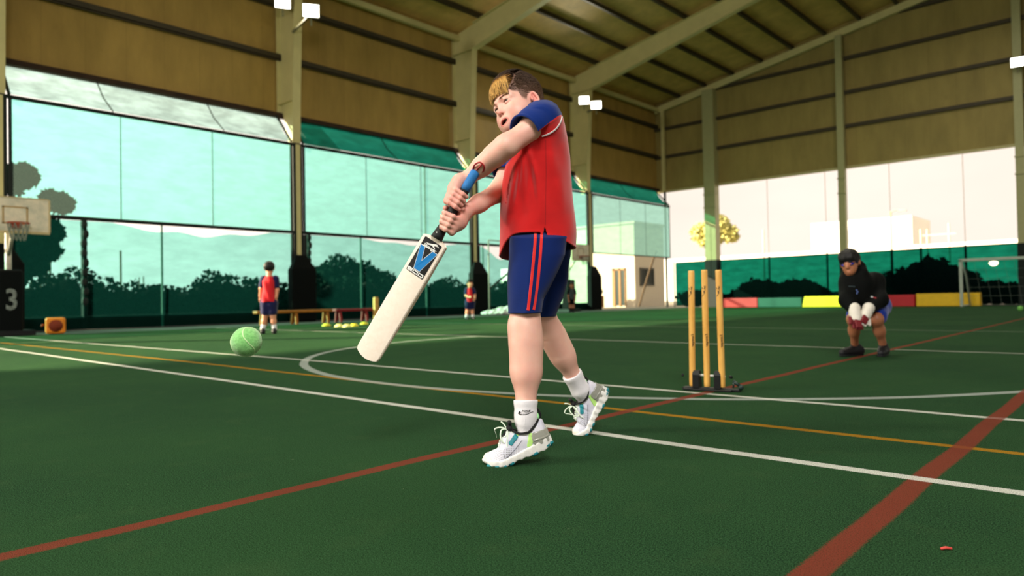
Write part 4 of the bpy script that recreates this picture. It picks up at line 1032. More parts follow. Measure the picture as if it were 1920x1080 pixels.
M_UP = shoe_upper_mat(); M_SOLE = mat('white_foam_sole', (232, 232, 228), .6, var=.03); M_TEAL = mat('teal_rubber', (22, 128, 140), .45, bump=.3, bscale=300); M_CLIP = mat('smoky_grey_clip', (150, 152, 142), .25, spec=.6, coat=.4)
M_LIME = mat('lime_green_panel', (186, 236, 130), .5); M_BLKT = mat('black_lining', (12, 12, 14), .8); M_LACE = cloth('white_laces', (226, 240, 222), 600, .5); M_TOE = mat('cream_toe_cap', (240, 234, 222), .5)
def make_shoe(origin, xdir, updir, side, flex, xball, parent, ankle):
    """origin = ball of the foot on the ground; x to the toe, y to the outer side, z up. Length .245 m"""
    x_ = np.array(xdir, float); x_ /= np.linalg.norm(x_); z_ = np.array(updir, float); z_ -= x_*(z_ @ x_); z_ /= np.linalg.norm(z_); y_ = np.cross(z_, x_)*1.0
    if y_[1] > 0: y_ = -y_                                  # +y faces the photographer
    cs, sn = math.cos, math.sin
    def place(v):
        v = np.array(v, float).copy(); x = v[:, 0]; z = v[:, 2]
        th = flex*sstep(x, xball-.022, xball+.022)            # toe bends up
        xr = x-xball; m = th > 1e-6
        nx = np.where(x > xball-.022, xball+xr*np.cos(th)-z*np.sin(th), x); nz = np.where(x > xball-.022, xr*np.sin(th)+z*np.cos(th), z)
        return origin+np.outer(nx, x_)+np.outer(v[:, 1], y_)+np.outer(nz, z_)
    col_ = origin-.055*x_+.085*z_; origin = origin+np.array([0, (ankle-col_)[1], 0])+.5*(ankle-col_)*np.array([1, 0, 0])
    xs = np.array([-.120, -.112, -.085, -.04, 0, .04, .075, .100, .115, .123]); wy = np.array([.014, .029, .037, .038, .039, .043, .045, .038, .025, .008])
    cyo = np.array([0, 0, 0, .002, .004, .004, .000, -.004, -.006, -.007])*side
    def foot(X): return np.interp(X, xs, wy), np.interp(X, xs, cyo)
    # upper
    def upper():
        F = Field((-.14, -.07, -.005), (.14, .07, .125), .0022); X, Y, Z = F.all(); w, c = foot(X)
        top = np.interp(X, [-.125, -.118, -.09, -.055, -.025, .0, .035, .07, .10, .118, .125], [.088, .102, .096, .079, .084, .100, .080, .058, .046, .036, .024])
        h = np.clip(Z/np.maximum(top, .01), 0, 1.2); ww = w*np.sqrt(np.maximum(0.02, 1-h**np.where(X < -.01, 7.0, 2.6)*.97))*np.where(X < .0, 1-.04*h, 1)
        d = np.maximum((np.abs(Y-c)-ww)*.8, (Z-top)*.75); d = np.maximum(d, np.maximum(-.122-X, X-.122)); d = np.maximum(d, .012-Z)
        from_ = d
        sm = d.astype(np.float32)
        for _ in range(2):                                    # soften the edges
            for ax in range(3): sm = (np.roll(sm, 1, ax)+2*sm+np.roll(sm, -1, ax))/4
        F.d = sm
        F.sub(ell((-.056, 0, .110), (.049, .0335, .062)), .006)
        return F
    v, q = upper().mesh(); tp = np.interp(v[:, 0], [-.125, -.055, 0, .1], [.09, .066, .084, .04])
    dots = ((np.abs(v[:, 1]) > .012) & (v[:, 2] < .055)).astype(float)*np.clip(1.3-np.abs(v[:, 0]-.040)/.045, 0, 1)
    pv = place(v); sh = empty('shoe'); sh.parent = parent
    at_ = dict(dots=dots, su=v[:, 0]+.4*v[:, 2], sv=v[:, 2]-.3*v[:, 0]+.2)
    up = np_mesh('upper', pv, q, M_UP, sh, at_); ub = BVHTree.FromPolygons([tuple(map(float, p)) for p in v], [tuple(map(int, a)) for a in q])
    # midsole: thick, with rounded lugs, kicked up at heel
    def sole():
        F = Field((-.15, -.075, -.02), (.15, .075, .06), .0024); X, Y, Z = F.all(); w, c = foot(X); w = w+.006
        bot = .0030*np.sin(X*230)*np.where(X > -.03, 1, .8)+np.interp(X, [-.13, -.10, -.05, .0, .06, .10, .125], [.012, .001, .0, .003, .0, .003, .014]); top = np.interp(X, [-.13, -.09, -.04, 0, .06, .125], [.044, .038, .032, .027, .024, .024])
        d = np.maximum(np.abs(Y-c)-w-.0022*np.sin(X*230), np.maximum(bot-Z, Z-top)); d = np.maximum(d, np.maximum(-.129-X, X-.128)).astype(np.float32)
        for _ in range(3):
            for ax in range(3): d = (np.roll(d, 1, ax)+2*d+np.roll(d, -1, ax))/4
        F.d = d; return F
    v2, q2 = sole().mesh(); so_ = np_mesh('sole', place(v2), q2, M_SOLE, sh)
    def blob(name, prims, m, k=.004, h=.0018, par=sh, clip=None):
        lo = np.min([p[1] for p in prims], 0)-.006; hi = np.max([p[2] for p in prims], 0)+.006; F = Field(lo, hi, h)
        for p in prims: F.add(p, k)
        vv, qq = F.mesh(); return np_mesh(name, place(vv), qq, m, par)
    for cx, r in ((-.118, .012), (-.100, .013), (-.055, .015), (.030, .010), (.055, .009), (.080, .010), (.105, .010)):
        w, c = foot(cx)
        blob('outsole_pad', [ell((cx, c+s*(w-.006), .0035 if cx > -.1 else .012), (r*1.15, .0135, .0085)) for s in (-1, 1)]+[cap((cx, c-w*.6, .004), (cx, c+w*.6, .004), .006)], M_TEAL, .004)
    # heel clip, lime flash, teal eyelet band, lining, tongue, tab
    UF = upper()
    def shell_patch(name, region, off, m, par=sh):
        """moulded panel: the upper swollen by off inside a region of the shoe"""
        F = Field((-.14, -.07, -.005), (.14, .07, .125), .0022); X, Y, Z = F.all()
        F.d = np.maximum(UF.d-off, region(X, Y, Z)).astype(np.float32); vv, qq = F.mesh(); return np_mesh(name, place(vv), qq, m, par)
    def sbox(x0, z0, hx, hz, rot, X, Z, r=.006):
        c_, s_ = math.cos(rot), math.sin(rot); a = np.abs((X-x0)*c_+(Z-z0)*s_)-hx+r; b = np.abs(-(X-x0)*s_+(Z-z0)*c_)-hz+r
        return np.sqrt(np.maximum(a, 0)**2+np.maximum(b, 0)**2)+np.minimum(np.maximum(a, b), 0)-r
    shell_patch('heel_clip', lambda X, Y, Z: sbox(-.102, .046, .040, .022, .10, X, Z, .014)+0*Y, .0046, M_CLIP)
    shell_patch('clip_ridge', lambda X, Y, Z: sbox(-.104, .043, .040, .0035, .10, X, Z, .003)+0*Y, .0066, M_CLIP)
    shell_patch('lime_panel', lambda X, Y, Z: sbox(-.056, .050, .009, .024, .55, X, Z)+0*Y, .0022, M_LIME)
    shell_patch('teal_panel', lambda X, Y, Z: np.maximum(sbox(-.002, .072, .020, .0075, -.55, X, Z, .004), .012-np.abs(Y)), .0024, M_TEAL)
    shell_patch('lime_eyestay', lambda X, Y, Z: np.maximum(sbox(-.026, .086, .008, .0075, -.55, X, Z, .004), .012-np.abs(Y)), .0022, M_LIME)
    shell_patch('toe_cap', lambda X, Y, Z: (.096+.45*(Z-.02)-X)*.9+0*Y, .0020, M_TOE)
    ring = []
    for k in range(40):
        a = 2*math.pi*k/40; x = -.058+.050*math.cos(a); w, c = foot(x); y = .0345*math.sin(a); zt = np.interp(x, [-.112, -.09, -.06, -.03, -.008], [.104, .092, .078, .083, .100]); ring.append((x-.0, y*1.08, zt))
    mb = MB(); mb.tube(ring+ring[:1], .0040, 7, cap=False); lin_o = build('collar_lining', mb, M_BLKT, sh, True); 
    def pmesh(o):
        vs = np.array([tuple(a.co) for a in o.data.vertices]); o.data.vertices.foreach_set('co', place(vs).astype(np.float32).ravel()); o.data.update(); return o
    pmesh(lin_o)
    blob('tongue', [cap((.030, 0, .078), (-.004, 0, .106), .010, .010), cap((-.004, -.012, .106), (-.004, .012, .106), .007), cap((-.004, 0, .106), (-.012, 0, .126), .009, .006), cap((-.012, -.011, .126), (-.012, .011, .126), .006)], M_BLKT, .006)
    mb = MB(); mb.tube([(-.112, 0, .092), (-.122, 0, .112), (-.120, 0, .132), (-.110, 0, .142), (-.100, 0, .136), (-.096, 0, .118), (-.100, 0, .100)], .0040, 7); pmesh(build('pull_tab', mb, M_BLKT, sh, True))
    blob('tab_patch', [ell((-.108, 0, .112), (.0085, .011, .012))], mat('mint_tab', (170, 240, 170), .6))
    mb = MB()
    def top_z(x, y):
        r = ub.ray_cast(Vector((x, y, .2)), Vector((0, 0, -1))); return (r[0].z if r[0] is not None else .08)+.0016
    for i in range(5):                                       # crossed lacing lying on the throat
        x = .058-.014*i
        for k in (-1, 1): mb.tube([(x-.011*q, k*(-.018+.036*q), top_z(x-.011*q, k*(-.018+.036*q))+.002*math.sin(math.pi*q)) for q in (0, .25, .5, .75, 1)], .0026, 6, flat=.7)
    z0 = .106
    mb.tube(smooth([(.004, .004, z0), (.022, .020, z0+.010), (.034, .030, z0-.006), (.034, .032, z0-.028), (.022, .022, z0-.034), (.008, .008, z0-.004)]), .0025, 7)
    mb.tube(smooth([(.004, .004, z0), (.020, .004, z0+.014), (.042, .004, z0+.018), (.060, .006, z0+.006), (.072, .008, z0-.010)]), .0025, 7)
    mb.tube(smooth([(.004, .006, z0), (.010, .026, z0-.014), (.022, .034, z0-.036), (.026, .036, z0-.054)]), .0025, 7)
    mb.tube(smooth([(.004, -.004, z0), (.008, -.010, z0+.020), (.014, -.014, z0+.030)]), .0023, 7)
    pmesh(build('laces', mb, M_LACE, sh, True))
    # pressed tick on the outer side
    mb = MB(); pth = [(-.030, .062), (.000, .044), (.030, .030), (.046, .026), (.050, .032), (.040, .040)]; P = []
    for x, z in pth:
        r = ub.ray_cast(Vector((x, .12, z)), Vector((0, -1, 0)))
        if r[0] is not None: P.append(np.array(r[0])+np.array([0, .0020, 0]))
    if len(P) > 2: mb.tube(P, .0009, 5); pmesh(build('emblem', mb, mat('grey_tick_thread', (90, 92, 104), .6), sh))
    return sh
fx = J(905, 868, 2.37); hx_ = J(1026, 826, 2.42)
front_dir = hx_-fx; dirL = -(front_dir); dirL /= np.linalg.norm(dirL)
ballL = J(939, 873, 2.385); ballL[2] = .0
tl = math.radians(19)
make_shoe(ballL-dirL*.062*1.0, np.array([-math.cos(tl), dirL[1]*.6, -math.sin(tl)]), np.array([-math.sin(tl), -.04, math.cos(tl)]), 1, tl*.95, .062, boy, LAn)
rdir = J(1084, 812, 2.915)-J(1133, 722, 2.93); rdir /= np.linalg.norm(rdir); ballR = J(1101, 805, 2.915); ballR[2] = .010
rup = np.array([rdir[2], 0, -rdir[0]]); rup = rup if rup[0] < 0 else -rup
make_shoe(ballR-rdir*.066, rdir, np.array([-abs(rdir[2]), -.12, abs(rdir[0])]), -1, .50, .066, boy, RAn)
# ------------------------------------------------------------------ the bat
tilt = math.radians(20); bn = tocam*math.cos(tilt)-hr*math.sin(tilt); bs = hr*math.cos(tilt)+tocam*math.sin(tilt)
BT = J(817.5, 446, 2.44); BB = J(688, 664, 2.50); bw_ = (BT-BB)/np.linalg.norm(BT-BB); bn -= bw_*(bn @ bw_); bn /= np.linalg.norm(bn); bs = np.cross(bw_, bn); bs = bs if bs[0] > 0 else -bs
BL = float(np.linalg.norm(BT-BB)); BWD = .098
batO = BO+BM.T @ BT; bat = empty('cricket_bat', BO, YAW); tag(bat, 'pale willow cricket bat with black and blue label held by the batting boy', 'bat')
bat.location = batO
def bp(u, v, n): return bs*u-bw_*v+bn*n                      # across, down the blade, out of the face
t = NT('pale_willow'); gr = t.noise(40, 4, .6, t.mapping((1, 1, 1)), 1.0); M_WIL = t.done(t.bsdf(t.mix(t.ramp(gr, .3, .7), lin((243, 228, 212)), lin((250, 238, 224))), .45, 0, t.bump(gr, .05, .002), .35, coat=.15))
mb = MB(); rings = []
for i in range(41):
    tq = (i/40) if i < 34 else 1-(1-34/40)*((40-i)/6)**1.6; v = BL*tq
    hwid = BWD/2*(1-.10*max(0, 1-tq/.035)**2); hwid *= (1-.05*max(0, (tq-.97)/.03)**2)
    ed = .012+.016*math.sin(math.pi*min(1, tq*.9+.12))**1.2; sp = .030+.022*math.sin(math.pi*min(1, tq*.95))**1.5
    sec = [(-hwid*.93, .0), (-hwid*.8, .0008), (-hwid*.65, .0016), (-hwid*.5, .0022), (-hwid*.25, .0028), (0, .003), (hwid*.25, .0028), (hwid*.5, .0022), (hwid*.65, .0016), (hwid*.8, .0008), (hwid*.93, .0), (hwid, -.004), (hwid, -ed), (hwid*.93, -ed-.003), (hwid*.5, -(ed+sp)/2), (hwid*.14, -sp), (-hwid*.14, -sp), (-hwid*.5, -(ed+sp)/2), (-hwid*.93, -ed-.003), (-hwid, -ed), (-hwid, -.004)]
    rings.append([bp(u, v+.016*(1-(u/(BWD/2))**2)*max(0, (tq-.8)/.2)**2-(.020*(1-(abs(u)/(BWD/2))**2.5)*0 if i else 0)+(.012*(abs(u)/(BWD/2))**2.2 if i == 0 else 0), n) for u, n in sec])
n_ = len(rings[0]); vs = [p for r in rings for p in r]
mb.add(vs, [(i*n_+k, i*n_+(k+1) % n_, (i+1)*n_+(k+1) % n_, (i+1)*n_+k) for i in range(40) for k in range(n_)]+[tuple(range(n_-1, -1, -1)), tuple(range(40*n_, 41*n_))])
blade = fixn(build('blade', mb, M_WIL, bat, 'auto'))
# handle: black rubber grip, blue upper sleeve, red loop
hb_ = BM.T  # (local directions stay in the boy's axes: bat empty shares them)
def hp(s, r=0, a=0): return HP(s, a, r)-BT
LH = float(np.linalg.norm(H0-H1)); M_GRB = mat('black_rubber_grip', (12, 16, 16), .55, bump=.5, bscale=500); M_GRU = mat('blue_rubber_grip', (30, 118, 190), .5, bump=.6, bscale=420)
mb = MB(); ss = [.074]+[.08+.012*i for i in range(14)]+[LH, LH+.014]; rad = [.0166 if s < .22 else .0166+.006*(s-.22)/(LH-.2) for s in ss]
mb.tube([hp(s) for s in ss], rad, 18); gb = build('grip', mb, M_GRB, bat, True)
mb = MB(); mb.tube([hp(s) for s in (.002, .004, .02, .04, .06, .078)], [.0145, .0166, .0170, .0170, .0172, .0170], 18); o = build('grip_sleeve', mb, M_GRU, bat, True); o['label'] = 'blue rubber sleeve at the top of the handle'
mb = MB(); mb.tube(smooth([hp(.004, .013, 150), hp(-.012, .026, 125), hp(-.028, .034, 95), hp(-.024, .036, 65), hp(-.010, .028, 40), hp(.004, .013, 20)]), .0030, 7); mb.tube(smooth([hp(.002, .010, 90), hp(-.012, .027, 85), hp(-.026, .034, 80)]), .0028, 6)
o = build('cord_loop', mb, mat('red_rubber_loop', (176, 40, 44), .5), bat, True); o['label'] = 'red rubber loop at the handle end'
# label panel and lettering
def face_n(u): return .0034-.0008*abs(u)/(BWD/2)
def decal(name, polys, m, lift, par=blade):
    d = MB()
    for P, fs in polys: d.add([bp(u, v, .003*(1-(abs(u)/(BWD/2*.93))**2*.99)+lift) for u, v in P], fs)
    return build(name, d, m, par)
def rrect(u0, u1, v0, v1, r=.004):
    P = []
    for cx, cy, a0 in ((u1-r, v1-r, 0), (u0+r, v1-r, 90), (u0+r, v0+r, 180), (u1-r, v0+r, 270)):
        P += [(cx+r*math.cos(math.radians(a0+k*30)), cy+r*math.sin(math.radians(a0+k*30))) for k in range(4)]
    return P
def strips(u0, u1, v0, v1, r=.004, nu=8):
    """rounded label cut into narrow strips so it follows the slightly bowed face"""
    P = []; F_ = []
    us = np.concatenate([[u0, u0+r*.3, u0+r], np.linspace(u0+r, u1-r, nu)[1:-1], [u1-r, u1-r*.3, u1]])
    for u in us:
        e = 0 if u0+r <= u <= u1-r else r-math.sqrt(max(0, r*r-(max(u0+r-u, u-u1+r))**2)); P += [(u, v0+e), (u, v1-e)]
    for i in range(len(us)-1): F_.append((2*i, 2*i+2, 2*i+3, 2*i+1))
    return P, F_
LB0, LB1 = .014, .150; UW = .0365
decal('label_panel', [strips(-UW, UW, LB0, LB1)], M_INK, .0006)
M_PW = mat('white_print', (236, 236, 232), .5, var=.02); M_PB = mat('blue_print', (18, 120, 190), .5, var=.05)
def vshape(g):
    top, bot = .047, .131; lw = .0185; 
    return [(-.0355-g, top-g), (-.0355+lw+g*.6, top-g), (-.0015, .096-g*1.9), (.0355-lw-g*.6, top-g), (.0355+g, top-g), (.0120+g*.6, bot+g), (-.0120-g*.6, bot+g)]
decal('letter', [poly2(vshape(.0020))], M_PW, .0012); decal('letter', [poly2(vshape(0))], M_PB, .0018)
def sq_digit(u0, w_, v0, h_, kind):
    s = .0036; R = [(u0, u0+w_, v0, v0+s), (u0, u0+w_, v0+h_-s, v0+h_)]
    if kind == '0': R += [(u0, u0+s, v0, v0+h_), (u0+w_-s, u0+w_, v0, v0+h_)]
    else: R += [(u0, u0+s, v0, v0+h_/2+s/2), (u0+w_-s, u0+w_, v0+h_/2-s/2, v0+h_), (u0, u0+w_, v0+h_/2-s/2, v0+h_/2+s/2)]
    return [([(a, c), (b, c), (b, d), (a, d)], [(0, 1, 2, 3)]) for a, b, c, d in R]
dg = []
for i, k in enumerate('500'): dg += sq_digit(-.0335+i*.0232, .0205, .1345, .0125, k)
decal('number', dg, M_PW, .0014)
tv, tf = text_mesh('Slazenger', .0155, spacing=.92, shear=.25, bold=.0004); decal('lettering', [([(x*.98, .0405-y) for x, y, z in tv], tf)], M_PW, .0014)
cat_ = [(-.022, .031), (-.010, .0285), (.000, .0250), (.008, .0210), (.013, .0190), (.018, .0175), (.022, .0190), (.0205, .0212), (.0175, .0222), (.026, .0215), (.031, .0245), (.024, .0238), (.016, .0255), (.011, .0285), (.018, .0330), (.020, .0365), (.0135, .0345), (.004, .0305), (-.004, .0315), (-.014, .0360), (-.020, .0370), (-.014, .0325)]
decal('emblem', [poly2(cat_)], M_PW, .0016)
b = MB(); b.sphere(hp(LH-.006, .019, 120), .0028, 8, 6); build('stud', b, M_PW, bat)
# ------------------------------------------------------------------ ball
bc = at_depth(462, 640.5, 1.575); tb = empty('tennis_ball', bc, YAW); tag(tb, 'bright green tennis ball in flight at the left', 'ball')
t = NT('green_felt'); nz_ = t.noise(160, 4, .7); M_FELT = t.done(t.bsdf(t.mix(t.ramp(nz_, .3, .7), lin((112, 186, 100)), lin((150, 220, 134))), .95, 0, t.bump(nz_, .8, .003), .1, sheen=.6))
mb = MB(); mb.sphere((0, 0, 0), .0333, 40, 28); fe = build('felt', mb, M_FELT, tb, True)
Rb = Matrix.Rotation(math.radians(-38), 3, 'Y') @ Matrix.Rotation(math.radians(28), 3, 'X') @ Matrix.Rotation(math.radians(-70), 3, 'Z')
pts = []
for k in range(81):
    a = 2*math.pi*k/80; p = Vector((math.cos(a)+.33*math.cos(3*a), math.sin(a)-.33*math.sin(3*a), 1.06*math.sin(2*a)*.9)); p = Rb @ p.normalized(); pts.append(np.array(p)*.0333)
mb = MB(); mb.tube(pts, .0011, 6, cap=False); build('seam', mb, mat('pale_seam', (206, 236, 180), .6), tb, True)
# ================================================================== OTHER PEOPLE
M_SKIN2 = skin_material('tan_skin', (176, 116, 84), (160, 96, 70)); M_SKIN3 = skin_material('background_skin', (214, 150, 116), (200, 128, 96))
M_BHAIR = mat('black_hair', (9, 9, 9), .6, var=.3, vscale=60); M_HOOD = cloth('black_hoodie_cloth', (4, 7, 7), 500, .4, sheen=0.0); M_SHOEB = mat('black_trainers', (16, 18, 24), .6); M_KBLUE = cloth('bright_blue_cloth', (20, 52, 150))
M_GLV = mat('white_glove_leather', (226, 222, 212), .6, bump=.5, bscale=60); M_GLR = mat('dark_red_glove_palm', (110, 20, 30), .6, bump=.4, bscale=80)
M_DNAVY = cloth('navy_cloth', (14, 18, 66)); M_RED2 = cloth('red_kit_cloth', (206, 26, 38)); M_SOCKW = cloth('white_socks', (226, 226, 230))
def person_frame(px, py):
    o = ground(px, py); o[2] = 0; Z = depth_of(o)
    return o, Z, lambda x, y, dz=0.0: BM @ (at_depth(x, y, Z+dz)-o)
def soft(name, prims, k, h, m, par, cut=None, extra=None, attrs=None):
    lo = np.min([p[1] for p in prims], 0)-.04; hi = np.max([p[2] for p in prims], 0)+.04; F = Field(lo, hi, h)
    for p in prims:
        if isinstance(p[0], tuple): F.add(p[0], p[1])
        else: F.add(p, k)
    if extra: F.d = (F.d+extra(*F.all())).astype(np.float32)
    if cut: F.d = np.maximum(F.d, cut(*F.all())).astype(np.float32)
    v, q = F.mesh(); return np_mesh(name, v, q, m, par)
def frame3(f, l):
    f = np.array(f, float); f /= np.linalg.norm(f); l = np.array(l, float); l -= f*(l @ f); l /= np.linalg.norm(l); u = np.cross(l, f)
    if u[2] < 0: u = -u
    return np.array([l, f, u])
def plain_head(c, R, s=1.0):
    """list of shapes for a small head: skull, face, jaw, nose, ears (axes l, f, u in R)"""
    c = np.array(c); g = lambda p: c+np.array(p) @ R*s
    e = lambda p, r: ell(g(p), np.array(r)*s, R)
    P = [e((0, 0, .025), (.074, .092, .085)), e((0, .035, -.03), (.060, .055, .070)), e((0, .06, -.075), (.025, .028, .02)), e((0, .098, -.022), (.011, .014, .013)), cap(g((0, .088, .01)), g((0, .098, -.018)), .008*s, .009*s)]
    P += [e((k*.076, -.004, 0), (.010, .018, .028)) for k in (-1, 1)]+[e((k*.03, .074, -.062), (.014, .014, .006)) for k in (0,)]
    P.append(cap(g((0, -.02, -.05)), g((0, -.030, -.14)), .046*s, .046*s))
    return P, g, e
# ---- crouching wicketkeeper
ko, KZ, K = person_frame(1625, 667)
kp = empty('person', ko, YAW); tag(kp, 'crouching wicketkeeper in black hoodie, blue glasses and white gloves behind the stumps', 'person')
KR = frame3((-.66, -.74, -.16), (.72, -.66, .12)); kc = K(1594, 494, -.12)
hp_, kg, ke = plain_head(kc, KR, .98)
kl = dict(ls=K(1592, 530, -.10), le=K(1588, 563, -.22), lw=K(1602, 582, -.32), rs=K(1640, 528, .0), re=K(1650, 562, -.14), rw=K(1627, 581, -.30),
          lh=K(1622, 572, .14), lk=K(1600, 598, -.14), la=K(1603, 649, .02), rh=K(1646, 574, .12), rk=K(1643, 598, -.16), ra=K(1656, 649, -.02))
prims = [(p, .02) for p in hp_]+[(cap(kl['lh'], kl['lk'], .070, .050), .03), (cap(kl['lk'], kl['lk']*.55+kl['la']*.45, .046, .041), .04), (cap(kl['lk']*.6+kl['la']*.4, kl['la'], .040, .030), .04),
         (cap(kl['rh'], kl['rk'], .072, .052), .03), (cap(kl['rk'], kl['rk']*.55+kl['ra']*.45, .048, .043), .04), (cap(kl['rk']*.6+kl['ra']*.4, kl['ra'], .041, .030), .04), (cap(kl['lh'], kl['rh'], .085), .05),
         (cap(kl['lh']*.5+kl['rh']*.5, K(1612, 528, -.04), .10, .09), .06), (cap(kl['ls'], kl['rs'], .06), .06), (cap(kl['ls'], kl['le'], .042, .036), .03), (cap(kl['le'], kl['lw'], .036, .028), .02), (cap(kl['rs'], kl['re'], .042, .036), .03), (cap(kl['re'], kl['rw'], .036, .028), .02)]
def mixed(name, pk, h, m, par, cut=None):
    lo = np.min([p[0][1] for p in pk], 0)-.04; hi = np.max([p[0][2] for p in pk], 0)+.04; F = Field(lo, hi, h)
    for p, k in pk: F.add(p, k)
    if cut: F.d = np.maximum(F.d, cut(*F.all())).astype(np.float32)
    v, q = F.mesh(); return np_mesh(name, v, q, m, par)
mixed('body', prims, .0055, M_SKIN2, kp)
hr_ = [ke((0, -.008, .040), (.087, .104, .094)), ke((0, .03, .080), (.074, .074, .048)), ke((-.03, .075, .058), (.032, .026, .024)), ke((.03, .075, .056), (.032, .026, .022)), ke((.0, .086, .062), (.03, .02, .022))]
def kcut(X, Y, Z):
    P = np.stack(np.broadcast_arrays(X-kc[0], Y-kc[1], Z-kc[2]), -1) @ KR.T; return np.interp(P[..., 1], [-.1, -.03, .0, .03, .06, .12], [-.07, -.06, -.012, -.016, .014, .026])-P[..., 2]
soft('hair', hr_, .02, .0050, M_BHAIR, kp, cut=lambda X, Y, Z: kcut(X, Y, Z)+.012*snoise(np.stack(np.broadcast_arrays(X, Y, Z), -1), 150, 3), extra=lambda X, Y, Z: .006*snoise(np.stack(np.broadcast_arrays(X, Y, Z*.4), -1), 170, 5))
fm = MB()
for i_ in range(17):
    l_ = -.058+.0072*i_; fm.tube([kg((l_, .074-abs(l_)*.35, .085)), kg((l_+.003, .098-abs(l_)*.55, .055)), kg((l_+.006*math.sin(i_*2.1), .096-abs(l_)*.55, .022+.008*math.sin(i_*1.7)))], [.010, .0085, .002], 6)
build('fringe', fm, M_BHAIR, kp, True)
gm = MB(); lens = MB()
for s in (-1, 1):
    c = kg((s*.031, .088, .004)); rx, uz = KR[0]*.023, KR[2]*.013; pts = [c+rx*math.cos(a)+uz*math.sin(a)-KR[1]*.010*abs(math.cos(a))*(1 if math.cos(a)*s > 0 else .2) for a in np.linspace(0, 2*math.pi, 17)]
    gm.tube(pts, .004, 6, cap=False); lens.add(pts[:-1], [tuple(range(16))]); gm.tube([kg((s*.056, .082, .008)), kg((s*.078, .02, .010)), kg((s*.078, -.01, .006))], .0035, 5)
gl_ = build('glasses', gm, mat('dark_glasses_frame', (24, 22, 60), .4), kp, True); gl_['label'] = 'dark blue glasses'
build('lens', lens, mat('blue_violet_lens', (40, 30, 150), .1, spec=.8), gl_)
bmk = MB(); bmk.tube([kg((-.022, .083, -.060)), kg((0, .090, -.058)), kg((.022, .083, -.060))], .004, 6); build('lips', bmk, mat('brown_lips', (128, 70, 62), .5), kp, True)
tc_ = K(1612, 536, -.06)
hood = [(cap(K(1608, 532, -.08), K(1628, 562, .10), .130, .122), .05), (cap(kl['ls'], kl['rs'], .074, .080), .06), (cap(kl['ls'], kl['le'], .066, .060), .05), (cap(kl['le'], kl['lw']*.8+kl['le']*.2, .060, .050), .04),
        (cap(kl['rs'], kl['re'], .068, .062), .05), (cap(kl['re'], kl['rw']*.8+kl['re']*.2, .062, .050), .04), (ell(kg((.0, -.085, -.060)), (.098, .078, .085), KR), .04), (cap(kg((.07, -.03, -.10)), kg((-.07, -.03, -.12)), .04), .04), (cap(K(1600, 556, -.12), K(1630, 566, .05), .115, .112), .05)]
ho_ = mixed('hoodie', hood, .006, M_HOOD, kp)
HB = BVHTree.FromPolygons([tuple(v.co) for v in ho_.data.vertices], [tuple(p.vertices) for p in ho_.data.polygons])
def khit(px, py):
    o = BM @ (CAM-ko); d = BM @ ray(px, py); r = HB.ray_cast(Vector(o), Vector(d).normalized()); return None if r[0] is None else np.array(r[0])+np.array(r[1])*.004
def kmark(name, pts, r, m):
    P = [khit(*p) for p in pts]; P = [p for p in P if p is not None]
    if len(P) > 1: mb = MB(); mb.tube(P, r, 5); build(name, mb, m, ho_)
kmark('emblem', [(1605, 543), (1606.5, 546), (1608.5, 547), (1606.5, 549), (1606, 552)], .006, mat('dim_blue_print', (66, 86, 140), .6)); kmark('chest_line', [(1591, 537.5), (1597, 537.5), (1603, 538)], .003, mat('grey_print', (62, 78, 84), .6))
kmark('sleeve_badge', [(1633, 557), (1637, 558.5)], .009, mat('pale_badge', (190, 196, 200), .6)); kmark('sleeve_badge', [(1638, 558.8), (1643, 560)], .008, mat('red_badge', (130, 40, 46), .6))
mixed('shorts', [(cap(kl['lh'], kl['lh']*.25+kl['lk']*.75, .095, .082), .04), (cap(kl['rh'], kl['rh']*.22+kl['rk']*.78, .098, .086), .04), (cap(kl['lh'], kl['rh'], .105), .05)], .006, M_KBLUE, kp)
for sgn, wr, tip, lb in ((-1, kl['lw'], K(1606, 606, -.38), 0), (1, kl['rw'], K(1613, 609, -.40), 1)):
    ax = tip-wr; L = np.linalg.norm(ax); ax /= L; sd = np.cross(ax, [0, -1, 0]); sd /= np.linalg.norm(sd)
    pk = [(cap(wr-ax*.02, wr+ax*.05, .050, .043), .02), (cap(wr+ax*.05, wr+ax*.085, .044, .046), .02)]
    go = mixed('wicketkeeping_glove', pk, .005, M_GLV, kp); go['label'] = 'white padded glove cuff'
    fk = [(ell(wr+ax*.105, (.046, .034, .036)), .02)]
    for j in range(4):
        b0 = wr+ax*.115+sd*(j-1.5)*.023; fk.append((cap(b0, b0+ax*(.062-.006*abs(j-1.4))+np.array([0, -.012, 0]), .0135, .0115), .006))
    th = wr+ax*.075-sd*sgn*.045; fk.append((cap(th, th+ax*.055-sd*sgn*.018+np.array([0, -.02, 0]), .016, .013), .012))
    fo_ = mixed('glove_fingers', fk, .004, M_GLR if sgn < 0 else M_GLV, go)
    pp = [(cap(wr+ax*.10+np.array([0, -.03, 0])+sd*j*.018, wr+ax*.155+np.array([0, -.034, 0])+sd*j*.017, .013, .011), .01) for j in (-1, 0, 1)]
    mixed('glove_palm', pp, .004, M_GLR, go)
